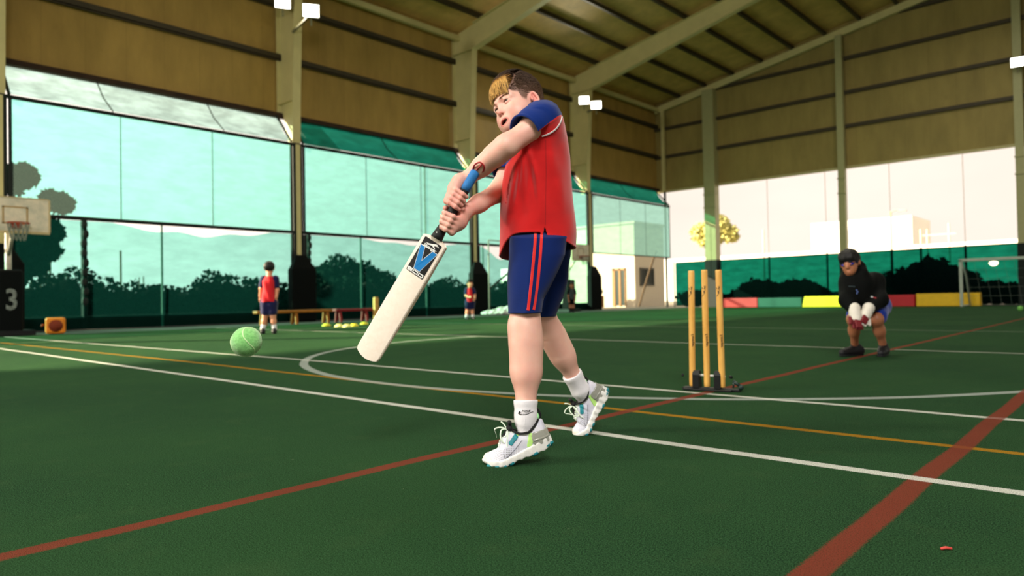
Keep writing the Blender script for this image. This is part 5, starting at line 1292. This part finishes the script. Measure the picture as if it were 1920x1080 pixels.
def simple_shoe(par, an, ground_z, fdir, L=.25, m=None, wd=.042, name='shoe'):
    f = np.array(fdir, float); f[2] = 0; f /= np.linalg.norm(f); b = np.array([an[0], an[1], ground_z])
    o = mixed(name, [(cap(b-f*.05+[0, 0, .042], b+f*(L-.10)+[0, 0, .034], .040, .030), .02), (cap(b-f*.04+[0, 0, .05], np.array([an[0], an[1], an[2]+.01]), .043, .038), .03), (cap(b+[0, 0, .05], b+f*.09+[0, 0, .045], .04, .034), .02)], .006, m or M_SHOEB, par, cut=lambda X, Y, Z: ground_z+.012-Z)
    s_ = MB(); s_.tube([b-f*.085+[0, 0, .010], b-f*.06+[0, 0, .010], b+f*(L-.10)+[0, 0, .010], b+f*(L-.075)+[0, 0, .010]], [.02, .040, .037, .02], 10, flat=.25); build('sole', s_, mat('dark_rubber_sole', (22, 24, 28), .7), o, True)
    return o
simple_shoe(kp, kl['la'], 0.0, (-.93, -.36, 0), .25); simple_shoe(kp, kl['ra'], 0.0, (-.58, -.81, 0), .24)
# ---- standing boy seen from behind
def kid(px, py, label, J_, fdir, skin, h=.008, hair_back=True, shirt_m=None, slv_m=None, short_m=None, sock_m=None, far=False):
    o, Z, K_ = person_frame(px, py); root = empty('person', o, YAW); tag(root, label, 'person')
    j = {k: K_(*v) for k, v in J_.items()}; sc = (j['top'][2]-j['chin'][2])/.215
    R = frame3(fdir, np.cross(fdir, [0, 0, 1.0])*-1); c = np.array([(j['top'][0]+j['chin'][0])/2, (j['top'][1]+j['chin'][1])/2, j['chin'][2]+.105*sc])
    P, g, e = plain_head(c, R, sc); pk = [(p, .02) for p in P]
    lw = sc
    for a in 'lr':
        pk += [(cap(j[a+'s'], j[a+'e'], .040*lw, .033*lw), .02), (cap(j[a+'e'], j[a+'w'], .033*lw, .023*lw), .02), (cap(j[a+'w'], j[a+'h'], .024*lw, .020*lw), .015)]
        d = j[a+'h']-j[a+'w']; d = d/np.linalg.norm(d); s_ = np.cross(d, R[1]); s_ /= (np.linalg.norm(s_)+1e-9)
        for q in (-1.5, -.5, .5, 1.5): b = j[a+'h']+s_*q*.014*lw; pk.append((cap(b, b+d*.055*lw+R[1]*.012, .0085*lw, .007*lw), .006))
        pk.append((cap(j[a+'w']+d*.03-s_*.0, j[a+'w']+d*.065*lw+R[1]*.028*lw, .010*lw, .0085*lw), .01))
        pk += [(cap(j[a+'p'], j[a+'k'], .060*lw, .048*lw), .03), (cap(j[a+'k'], j[a+'k']*.55+j[a+'a']*.45, .046*lw, .045*lw), .03), (cap(j[a+'k']*.6+j[a+'a']*.4, j[a+'a'], .042*lw, .030*lw), .03)]
    pk += [(cap(j['lp'], j['rp'], .06*lw), .03), (cap((j['lp']+j['rp'])/2, (j['ls']+j['rs'])/2, .07*lw, .06*lw), .03), (cap(j['ls'], j['rs'], .042*lw), .03)]
    mixed('body', pk, h, skin, root)
    def hc(X, Y, Z):
        Q = np.stack(np.broadcast_arrays(X-c[0], Y-c[1], Z-c[2]), -1) @ R.T/sc; return (np.interp(Q[..., 1], [-.1, -.03, .0, .03, .06, .12], [-.075, -.06, -.002, .0, .030, .040])-Q[..., 2])*sc
    soft('hair', [e((0, -.010, .034), (.088, .104, .094)), e((0, .04, .075), (.07, .06, .045)), e((.02, -.06, .03), (.07, .05, .07))], .02, h, M_BHAIR, root, cut=hc)
    mid = (j['ls']+j['rs'])/2; hips = (j['lp']+j['rp'])/2; hw_ = np.linalg.norm(j['rs']-j['ls'])/2
    rows = [(j['hem'][2], hips[0], hips[1], hw_+.02*lw, .125*lw), ((j['hem'][2]+mid[2])/2, (hips[0]+mid[0])/2, (hips[1]+mid[1])/2, hw_+.005, .120*lw), (mid[2]-.03, mid[0], mid[1], hw_+.005, .11*lw), (mid[2]+.035*lw, mid[0], mid[1], hw_*.82, .085*lw), (mid[2]+.065*lw, mid[0], mid[1], hw_*.45, .06*lw)]
    sh = soft('polo_shirt', [loft(rows, 2.4)], .03, h, shirt_m or M_RED2, root, extra=lambda X, Y, Z: .006*np.sin(X*38+Z*20))
    for a in 'lr':
        d = j[a+'e']-j[a+'s']; o_ = mixed('sleeve', [(cap(j[a+'s']-d*.05, j[a+'s']+d*.62, .062*lw, .056*lw), .02)], h, slv_m or M_DNAVY, sh)
    b_ = hips.copy(); mixed('shorts', [(cap(j['lp']+[0, 0, .05*lw], j['lp']*.35+j['lk']*.65, .088*lw, .080*lw), .03), (cap(j['rp']+[0, 0, .05*lw], j['rp']*.35+j['rk']*.65, .088*lw, .080*lw), .03), (cap(j['lp'], j['rp'], .09*lw), .04)], h, short_m or M_DNAVY, root)
    for a in 'lr':
        d = j[a+'k']-j[a+'a']; mixed('sock', [(cap(j[a+'a']+d*.26, j[a+'a']-d*.05, .043*lw, .040*lw), .02)], h, sock_m or M_SOCKW, root)
        simple_shoe(root, j[a+'a'], 0.0, j.get(a+'t', None) if False else (fdir[0]+(.25 if a == 'r' else -.25)*0, fdir[1], 0), .22*lw)
    return root
kid(503, 626, 'boy in red shirt and navy shorts standing with his back turned near the yellow bench',
    dict(top=(505, 491), chin=(505, 515), ls=(494.5, 524, .0), rs=(516.5, 524, .0), le=(489.5, 541, .02), re=(519.5, 543, .0), lw=(488, 555, .06), rw=(518, 556, -.03), lh=(488.5, 561, .07), rh=(517, 561, -.03), lp=(499, 570), rp=(510, 570), lk=(497, 592), rk=(511.5, 592), la=(493, 617), ra=(514.5, 617), hem=(504, 566)), (-.25, 1.0, 0), M_SKIN3)
kid(881, 599, 'small boy in red shirt far away by the dark padded column',
    dict(top=(881, 524), chin=(881, 540), ls=(875.5, 544), rs=(886.5, 544), le=(873.5, 554, -.05), re=(890, 553, -.05), lw=(878, 557, -.22), rw=(890.5, 560, -.15), lh=(880, 557, -.26), rh=(889, 562, -.2), lp=(878.5, 568), rp=(884, 568), lk=(877, 580), rk=(885, 580), la=(875, 594), ra=(886.5, 594), hem=(881, 566)), (.35, -1.0, 0), M_SKIN3, h=.009)
kid(1073, 586, 'person in dark clothes standing far away behind the batting boy, near the far hoop',
    dict(top=(1072, 529), chin=(1072, 541), ls=(1067.5, 545), rs=(1076.5, 545), le=(1065.5, 553), re=(1078.5, 553), lw=(1066, 561, -.08), rw=(1078, 561, -.08), lh=(1066.5, 564, -.1), rh=(1077.5, 564, -.1), lp=(1070, 561), rp=(1074, 561), lk=(1069.5, 571), rk=(1074.5, 571), la=(1069, 582), ra=(1075, 582), hem=(1072, 561)), (-.2, -1.0, 0), M_SKIN2, h=.010,
    shirt_m=cloth('dark_grey_cloth', (58, 64, 66)), slv_m=M_HOOD, short_m=M_HOOD, sock_m=M_HOOD)
# ================================================================== SPORTS GEAR AND FITTINGS
def wly(px, x, py=580):
    d = ray(px, py); return float((CAM+d*(x/d[0]))[1])
# ---- stumps
M_STUMP = (lambda t: t.done(t.bsdf(t.mix(t.ramp(t.noise(30, 4, .6, t.mapping((1, 1, .12))), .3, .7), lin((206, 150, 66)), lin((232, 184, 98))), .4, 0, None, .4, coat=.2)))(NT('varnished_ash'))
sg = [ground(1298.5, 730.5), ground(1326, 732), ground(1354.5, 733.5)]
wc = sg[1].copy(); wc[2] = 0; wk = empty('stumps', (wc[0], wc[1], 0)); tag(wk, 'set of three yellow wooden cricket stumps on a black spring base', 'stumps')
dxs = (sg[2]-sg[0]); dxs[2] = 0; dxs /= np.linalg.norm(dxs); dys = np.array([-dxs[1], dxs[0], 0]); zup = np.array([0, 0, 1.0])
tops = [(1296, 507.5), (1320.5, 506), (1347, 506)]
M_SPR = mat('black_steel_base', (16, 20, 22), .45, metal=.3); M_WBAR = mat('white_pivot_bar', (220, 226, 220), .4)
base_z = .022
for i in range(3):
    b0 = sg[i]-wc; b0[2] = base_z; Zs = depth_of(sg[i]); t0 = at_depth(*tops[i], Zs)-wc
    t0 = b0+(t0-b0); d = t0-b0; L = np.linalg.norm(d); d /= L
    pr = [(.0, .0155), (.004, .0178), (.03, .0182), (.35, .0185), (L-.012, .0186), (L-.004, .0180), (L, .0160)]
    m = MB(); m.tube([b0+d*s for s, r in pr], [r for s, r in pr], 20)
    m.mi = 0; st = build('stump', m, M_STUMP, wk, True)
    tcv = CAM-wc-b0; tcv = tcv-d*(tcv @ d); tcv /= np.linalg.norm(tcv); sr = np.cross(tcv, d); sr = sr if sr @ R0 > 0 else -sr
    def wrap(u, v, lift=.0006): a = u/.0185; return b0+d*(L-v)+(sr*math.sin(a)+tcv*math.cos(a))*(.0185+lift)
    cat2 = [(-.001, .096), (.008, .096), (.010, .102), (.006, .106), (.0065, .118), (.003, .128), (.004, .138), (-.004, .150), (-.013, .158), (-.016, .163), (-.015, .155), (-.008, .147), (-.002, .138), (-.004, .126), (-.012, .112), (-.016, .103), (-.013, .101), (-.006, .110), (.000, .112), (.002, .103)]
    cat2 = [(u-.004, v) for u, v in cat2]
    m = MB(); P, fs = poly2(cat2); m.add([wrap(u, v) for u, v in P], fs); build('emblem', m, M_INK, st)
    tv, tf = text_mesh('Slazenger', .020, shear=.2, bold=.0006); m = MB(); m.add([wrap(.004-y, .415-(-x)*1.0) for x, y, z in tv], [f for f in tf]); build('lettering', m, mat('dark_brown_print', (70, 44, 20), .6), st)
m = MB(); c_ = lambda u, w, z: dxs*u+dys*w+zup*z
def slab(m, u0, u1, w0, w1, z0, z1):
    m.add([c_(u, w, z) for z in (z0, z1) for u, w in ((u0, w0), (u1, w0), (u1, w1), (u0, w1))], [(3,2,1,0),(4,5,6,7),(0,1,5,4),(1,2,6,5),(2,3,7,6),(3,0,4,7)])
slab(m, -.135, .150, -.045, .05, 0, .012); slab(m, -.145, .19, -.02, .04, .0, .016); fixn(build('base_plate', m, M_SPR, wk, bevel=.003))
m = MB(); P = [(-.055, .0), (.06, .0), (.045, .085), (.015, .105), (-.04, .105), (-.055, .08)]
for u0 in (-.062, .066): m2 = MB(); m2.prism([(w_*.6, z_) for w_, z_ in P], lambda w_, z_, t_: c_(t_, w_+.01, z_+.012), u0-.020, u0+.020); fixn(build('spring_housing', m2, M_SPR, wk, bevel=.003))
m = MB(); m.tube([c_(-.105, .012, .088), c_(.105, .012, .084)], .0075, 8); build('pivot_bar', m, M_WBAR, wk, True)
for u in (-.140, .135): m = MB(); m.tube([c_(u, .0, .085), c_(u+.012*np.sign(u), -.004, .085)], .009, 8); build('bolt', m, M_SPR, wk, True)
m = MB(); m.tube([c_(.148, .02, .06), c_(.185, .015, .035)], .010, 8); m.sphere(c_(.195, .01, .026), .016, 10, 8); m.tube([c_(.15, .01, .022), c_(.15, .02, .06)], .006, 6); build('foot_pedal', m, mat('green_black_plastic', (20, 44, 40), .4), wk, True)
# ---- basketball hoops
M_BOARD = (lambda t: t.done(t.bsdf(t.mix(t.ramp(t.noise(3, 5, .65), .4, .75), lin((226, 214, 192)), lin((172, 174, 160))), .5, 0, None, .3)))(NT('weathered_backboard'))
M_RIM = mat('faded_orange_rim', (150, 62, 40), .5); M_POLE = mat('galvanised_pole', (150, 146, 136), .45, metal=.2); M_NETW = mat('grey_net_cord', (120, 128, 118), .9)
def hoop(x, y0, y1, zb, zt, lab, pole_y, mark):
    r = empty('basketball_hoop', (x, (y0+y1)/2, 0)); tag(r, lab, 'basketball hoop'); hw_ = (y1-y0)/2; py_ = pole_y-(y0+y1)/2
    b = MB(); b.box((-.03, -hw_, zb), (0, hw_, zt)); bo_ = build('backboard', b, M_BOARD, r)
    b = MB()
    for lo, hi in (((-.035, -hw_-.02, zb-.05), (.012, hw_+.02, zb)), ((-.035, hw_, zb), (.012, hw_+.03, zt)), ((-.035, -hw_-.03, zb), (.012, -hw_, zt)), ((-.035, -hw_, zt), (.012, hw_, zt+.02))): b.box(lo, hi)
    build('board_frame', b, mat('cream_board_edge', (196, 176, 132), .6), bo_)
    b = MB(); w_, z0, z1 = .22, zb+.14, zb+.50
    for lo, hi in (((.0, -w_, z0), (.004, -w_+.03, z1)), ((.0, w_-.03, z0), (.004, w_, z1)), ((.0, -w_, z1-.03), (.004, w_, z1)), ((.0, -w_, z0), (.004, w_, z0+.03))): b.box(lo, hi)
    build('target_square', b, mat('faded_ochre_line', (170, 140, 90), .7), bo_)
    zr = zb+.14; b = MB(); b.tube([(.24+.19*math.cos(a), .19*math.sin(a), zr) for a in np.linspace(0, 2*math.pi, 25)], .014, 6, cap=False); b.box((0, -.09, zr-.09), (.05, .09, zr+.03)); rm = build('rim', b, M_RIM, r, False)
    b = MB()
    for k in range(12):
        a0 = 2*math.pi*k/12
        for dr in (.5, -.5): b.tube([(.24+(.19-.07*t_)*math.cos(a0+dr*t_), (.19-.07*t_)*math.sin(a0+dr*t_), zr-.01-.34*t_) for t_ in (0, .33, .66, 1)], .006, 4)
    build('net', b, M_NETW, rm)
    b = MB(); b.tube([(-.55, py_, 0), (-.55, py_, zb+.3)], .06, 10); b.tube([(-.55, py_, zb-.5), (-.05, py_, zb+.1)], .035, 8); b.tube([(-.55, py_, zb+.28), (-.03, py_, zb+.5)], .035, 8); build('pole', b, M_POLE, r, True)
    b = MB(); b.box((-.74, py_-.24, 0), (-.34, py_+.22, 1.36)); pd = build('pad', b, mat('black_vinyl_padding', (4, 9, 9), .7, spec=.1), r, bevel=.05)
    if mark:
        tv, tf = text_mesh('3', .60, bold=.012); b = MB(); b.add([(-.332, py_+.01-(-x_)*.8, .72+y_) for x_, y_, z in tv], tf); o = build('number', b, mat('scuffed_white_paint', (120, 128, 124), .8, var=.4, vscale=20), pd)
    b = MB(); b.box((-1.0, py_-.4, 0), (-.2, py_+.4, .10)); build('base', b, mat('black_steel_base', (16, 20, 22), .45, metal=.3), r)
    return r
XB = -17.0; yb0, yb1 = wly(-38, XB, 400), wly(91, XB, 400)
hoop(XB, yb0, yb1, 2.13, 2.80, 'basketball hoop with weathered cream backboard at the left edge, number on its padding', wly(17, XB-.5, 560), True)
XB = -18.0; hoop(XB, wly(1073, XB, 480), wly(1104, XB, 480), 2.2, 2.84, 'far basketball hoop just right of the batting boy, in front of the white hut', wly(1068, XB-.5, 560), False)
# ---- orange loudspeaker box
q = ground(104, 625.5); sp = empty('speaker_box', (q[0], q[1], 0), YAW+.62); tag(sp, 'orange cube speaker on the turf edge below the left hoop', 'speaker')
M_OR = mat('orange_plastic', (222, 132, 18), .45); b = MB(); s_ = .18
b.box((-s_, -s_, 0), (s_, s_, .345)); build('cabinet', b, M_OR, sp, bevel=.045)
b = MB(); b.lathe([(.128, -.004), (.128, .006), (.115, .010), (.09, -.002), (.05, .010), (.001, .014)], (0, -s_-.004, .172), 28, axis=1); b.v = [(x, -2*s_-.008-y, z) if False else (x, y, z) for x, y, z in b.v]
build('speaker_cone', b, mat('dark_red_speaker_cloth', (120, 44, 16), .8, bump=.5, bscale=200), sp, True)
b = MB(); b.tube([(-s_, 0, .19), (-s_-.06, -.02, .20), (-s_-.07, -.02, .16)], .016, 6); build('handle', b, mat('dark_orange_handle', (150, 66, 20), .5), sp, True)
# ---- low benches
def bench(px0, px1, x, ztop, m, legs, lab):
    y0, y1 = wly(px0, x, 600), wly(px1, x, 600); L = y1-y0; r = empty('bench', (x, (y0+y1)/2, 0)); tag(r, lab, 'bench')
    b = MB(); b.box((-.12, -L/2, ztop-.08), (.12, L/2, ztop)); build('seat', b, m, r, bevel=.02)
    for f in legs:
        for k in (-1, 1): g_ = MB(); g_.bar((k*.13, -L/2+L*f, .0), (k*.08, -L/2+L*f, ztop-.08), .07, .05); build('leg', g_, m, r)
    return r
bench(478, 620, -17.1, .38, mat('ochre_bench_paint', (150, 92, 12), .5, var=.2, vscale=5), (.10, .50, .93), 'long low ochre yellow bench behind the standing boy')
bench(626, 707, -17.1, .38, mat('red_bench_paint', (122, 14, 22), .5, var=.2, vscale=5), (.10, .70), 'low red bench to the right of the yellow one')
y_ = wly(705, -16.9, 590); b = MB(); b.prism([(-.07, 0), (.07, 0), (.07, .66), (.05, .70), (-.05, .70), (-.07, .66)], lambda u, z, t_: (-16.9+t_, y_+u, z), -.05, .05)
tag(fixn(build('wooden_post', b, mat('pale_timber', (206, 160, 84), .6, var=.3, vscale=12), bevel=.008)), 'short wooden post standing at the end of the red bench, beside the bat', 'post')
# ---- flat marker cones
M_CY = mat('yellow_marker_plastic', (216, 210, 50), .5); M_CW = mat('pale_lemon_plastic', (220, 224, 130), .5)
cn = ['first from the left', 'second from the left', 'middle one of five', 'fourth from the left', 'last on the right, next to the bat']
for i, (px, py, m) in enumerate(((612, 611.5, M_CY), (636, 613, M_CW), (651, 613.5, M_CW), (664, 612, M_CY), (683, 608.5, M_CY))):
    q = ground(px, py); b = MB(); b.lathe([(.11, 0), (.112, .006), (.094, .030), (.056, .062), (.042, .066), (.038, .058), (.08, .026), (.095, .003)], (0, 0, 0), 20); o = build('marker_cone', b, m, None, True); o.location = (q[0], q[1], 0)
    tag(o, 'yellow marker cone before the red bench, '+cn[i], 'cone', 'row of yellow marker cones')
# ---- crumpled white sheet and the leaning net frame
q = ground(932, 590); F = Field((-.6, -.5, -.02), (.9, .5, .42), .018)
for a in ((-.40, 0, .06, .20, .16, .09), (-.1, .0, .08, .25, .2, .12), (.2, .05, .12, .25, .22, .17), (.5, .0, .14, .28, .2, .2), (.05, -.1, .05, .5, .2, .07)): F.add(ell(a[:3], a[3:]), .06)
X, Y, Z = F.all(); PP = np.stack(np.broadcast_arrays(X, Y, Z), -1); F.d = np.maximum(F.d+.03*snoise(PP, 16, 4)+.018*snoise(PP, 38, 6), .0-Z).astype(np.float32); v, qd = F.mesh()
o = np_mesh('tarpaulin', v, qd, mat('grey_white_sheet', (196, 200, 196), .7)); o.location = (q[0], q[1], 0); o.rotation_euler = (0, 0, YAW); tag(o, 'crumpled white sheet lying on the ground left of the blue shorts', 'sheet')
XG = -18.6; r = empty('net_stand', (XG, wly(918, XG, 590), 0)); tag(r, 'thin grey metal net frame with a slanting brace beside the crumpled sheet', 'frame'); yy = r.location[1]
b = MB(); b.tube([(0, 0, 0), (0, 0, 2.83)], .028, 8); build('post', b, M_POLE, r, True)
b = MB(); b.tube([(0, 0, 2.83), (0, wly(975, XG, 450)-yy, 2.83)], .022, 8); build('top_bar', b, M_POLE, r, True)
b = MB(); b.tube([(0, 0, .98), (0, wly(965, XG, 500)-yy, 1.80)], .045, 8); build('brace', b, mat('dark_brace', (30, 52, 48), .6), r, True)
b = MB(); b.tube([(0, wly(975, XG, 450)-yy, 0), (0, wly(975, XG, 450)-yy, 2.83)], .028, 8); build('post', b, M_POLE, r, True)
# ---- wedge pads along the far end
def pad(px0, px1, h, rgb, nm, lab, y=31.15, s0=.0, s1=.0):
    def xx(px):
        d = ray(px, 572); return float((CAM+d*(y/d[1]))[0])
    x0, x1 = xx(px0), xx(px1); b = MB(); b.prism([(x0, 0), (x1, 0), (x1-s1, h), (x0+s0, h)], lambda u, z, t_: (u, y+t_*(1 if z < .1 else .75)+.0, z), 0, .42)
    tag(fixn(build('foam_pad', b, mat(nm, rgb, .5, var=.06), bevel=.02)), lab, 'pad')
pad(1352, 1420, .43, (196, 26, 40), 'red_vinyl', 'long red foam pad by the wide column at the far end', s0=.12)
pad(1421, 1503, .42, (6, 62, 50), 'green_vinyl', 'dark green foam pad between red and yellow pads at the far end')
pad(1504, 1600, .46, (238, 190, 8), 'yellow_vinyl', 'bright yellow foam pad left of the crouching wicketkeeper', s0=.10)
pad(1650, 1715, .46, (206, 28, 36), 'red_vinyl', 'red foam pad just right of the crouching wicketkeeper', s0=.10)
pad(1718, 1838, .50, (238, 190, 8), 'yellow_vinyl', 'yellow foam pad at the far end behind the goal post')
# ---- small goal
q = endp(1803, 560, 30.1); g_ = empty('goal', (q[0], 30.1, 0)); tag(g_, 'white framed small football goal at the right edge', 'goal'); M_GP = mat('grey_white_goal_paint', (170, 180, 168), .5)
for xx_ in (0, 3.2):
    b = MB(); b.box((xx_-.05, -.05, 0), (xx_+.05, .05, 1.72)); build('post', b, M_GP, g_, bevel=.01)
    b = MB(); b.tube([(xx_+.02, .05, 1.68), (xx_+.10, .35, 1.1), (xx_+.14, .75, .04)], .03, 6); b.tube([(xx_, 0, .04), (xx_+.14, .78, .04)], .03, 6); build('stay', b, M_GP, g_, True)
b = MB(); b.box((-.05, -.05, 1.65), (3.25, .05, 1.75)); build('crossbar', b, M_GP, g_, bevel=.01)
b = MB()
for k in range(11):
    u = .1+3.0*k/10; b.tube([(u, .02, 1.66), (u+.06, .33, 1.1), (u+.12, .74, .06)], .004, 3)
for k in range(6):
    t_ = k/5; b.tube([(0, .02+.72*t_, 1.66-1.6*t_), (3.2, .02+.72*t_, 1.66-1.6*t_)], .004, 3)
build('net', b, M_NETW, g_)
q = ground(1913.5, 583); b = MB(); b.sphere((0, 0, .07), .07, 16, 10); o = build('ball', b, mat('pale_green_ball', (120, 190, 90), .7), None, True); o.location = (q[0], q[1], 0); tag(o, 'small pale green ball on the turf at the right edge below the goal', 'ball')
q = ground(1774, 1032); b = MB(); b.tube([(-.011, 0, .004), (.0, .002, .005), (.012, -.001, .004)], [.0028, .0034, .0026], 7); o = build('litter', b, mat('red_plastic_scrap', (200, 70, 62), .5), None, True); o.location = (q[0], q[1], 0); o.rotation_euler = (0, 0, YAW); tag(o, 'tiny red scrap on the turf near the bottom right', 'litter')
# ================================================================== light, camera
wd = bpy.data.worlds.new('daylight'); SC.world = wd; wd.use_nodes = True; nt = wd.node_tree; nt.nodes.clear()
bg = nt.nodes.new('ShaderNodeBackground'); wo = nt.nodes.new('ShaderNodeOutputWorld'); nt.links.new(bg.outputs[0], wo.inputs[0])
tc = nt.nodes.new('ShaderNodeTexCoord'); nz = nt.nodes.new('ShaderNodeTexNoise'); nz.inputs['Scale'].default_value = 2.2; nz.inputs['Detail'].default_value = 4
mp = nt.nodes.new('ShaderNodeMapping'); mp.inputs['Scale'].default_value = (1, 1, 3); nt.links.new(tc.outputs['Generated'], mp.inputs[0]); nt.links.new(mp.outputs[0], nz.inputs['Vector'])
# brighter towards the sun side (-x, -y)
dt = nt.nodes.new('ShaderNodeVectorMath'); dt.operation = 'DOT_PRODUCT'; nt.links.new(tc.outputs['Generated'], dt.inputs[0]); dt.inputs[1].default_value = (-.80, -.46, .38)
mr = nt.nodes.new('ShaderNodeMapRange'); nt.links.new(dt.outputs['Value'], mr.inputs[0]); mr.inputs[1].default_value = .35; mr.inputs[2].default_value = 1.0; mr.inputs[3].default_value = 1.0; mr.inputs[4].default_value = 2.1
mn = nt.nodes.new('ShaderNodeMapRange'); nt.links.new(nz.outputs[0], mn.inputs[0]); mn.inputs[1].default_value = .35; mn.inputs[2].default_value = .7; mn.inputs[3].default_value = .97; mn.inputs[4].default_value = 1.1
mu = nt.nodes.new('ShaderNodeMath'); mu.operation = 'MULTIPLY'; nt.links.new(mr.outputs[0], mu.inputs[0]); nt.links.new(mn.outputs[0], mu.inputs[1])
bg.inputs[0].default_value = (1.06, .93, .81, 1); nt.links.new(mu.outputs[0], bg.inputs[1])
def sun_to(v): return Vector(v).normalized().to_track_quat('-Z', 'Y').to_euler()
S = bpy.data.lights.new('sun', 'SUN'); S.energy = 22; S.angle = math.radians(1.2); S.color = (1, .84, .56); so = bpy.data.objects.new('sun', S); COL.objects.link(so); so.rotation_euler = sun_to((.70, .70, -.345))
def area(name, loc, to, size, e, col, sy=None):
    L = bpy.data.lights.new(name, 'AREA'); L.energy = e; L.size = size; L.color = col
    if sy: L.shape = 'RECTANGLE'; L.size_y = sy
    o = bpy.data.objects.new(name, L); COL.objects.link(o); o.location = loc; o.rotation_euler = (Vector(to)-Vector(loc)).to_track_quat('-Z', 'Y').to_euler(); return o
# added, unseen fill lamps near the camera and under the roof
area('fill_lamp', (3.2, -2.6, 6.5), (-1.8, 2.2, .8), 2.6, 760, (1, .95, .90))
area('side_fill_lamp', (-13.2, -10.2, 5.6), (-1.6, 2.3, .3), 1.3, 1500, (1, .94, .82))  # added lamp at the left rear, throws soft shadows to the right
area('fill_lamp', (-6.0, -5.5, 8.0), (-3.0, 3.0, .3), 3.0, 650, (1, .93, .80))
area('fill_lamp', (-4.0, 10.0, 12.0), (-4.0, 10.0, 0), 5, 700, (1, .93, .78))
area('fill_lamp', (-4.0, 25.0, 12.0), (-4.0, 25.0, 0), 5, 500, (1, .93, .78))
cd = bpy.data.cameras.new('camera'); cd.sensor_width = 36; cd.lens = FPX*36/1920; cd.clip_start = .05; cd.clip_end = 600
cm = bpy.data.objects.new('camera', cd); COL.objects.link(cm)
cm.matrix_world = Matrix(((RT[0], UP[0], -FW[0], CAM[0]), (RT[1], UP[1], -FW[1], CAM[1]), (RT[2], UP[2], -FW[2], CAM[2]), (0, 0, 0, 1)))
cd.dof.use_dof = True; cd.dof.focus_distance = 1.98; cd.dof.aperture_fstop = 3.3; SC.camera = cm
SC.view_settings.view_transform = 'Standard'; SC.view_settings.look = 'None'; SC.view_settings.exposure = 0.0; SC.view_settings.gamma = 1.0; SC.view_settings.use_curve_mapping = False
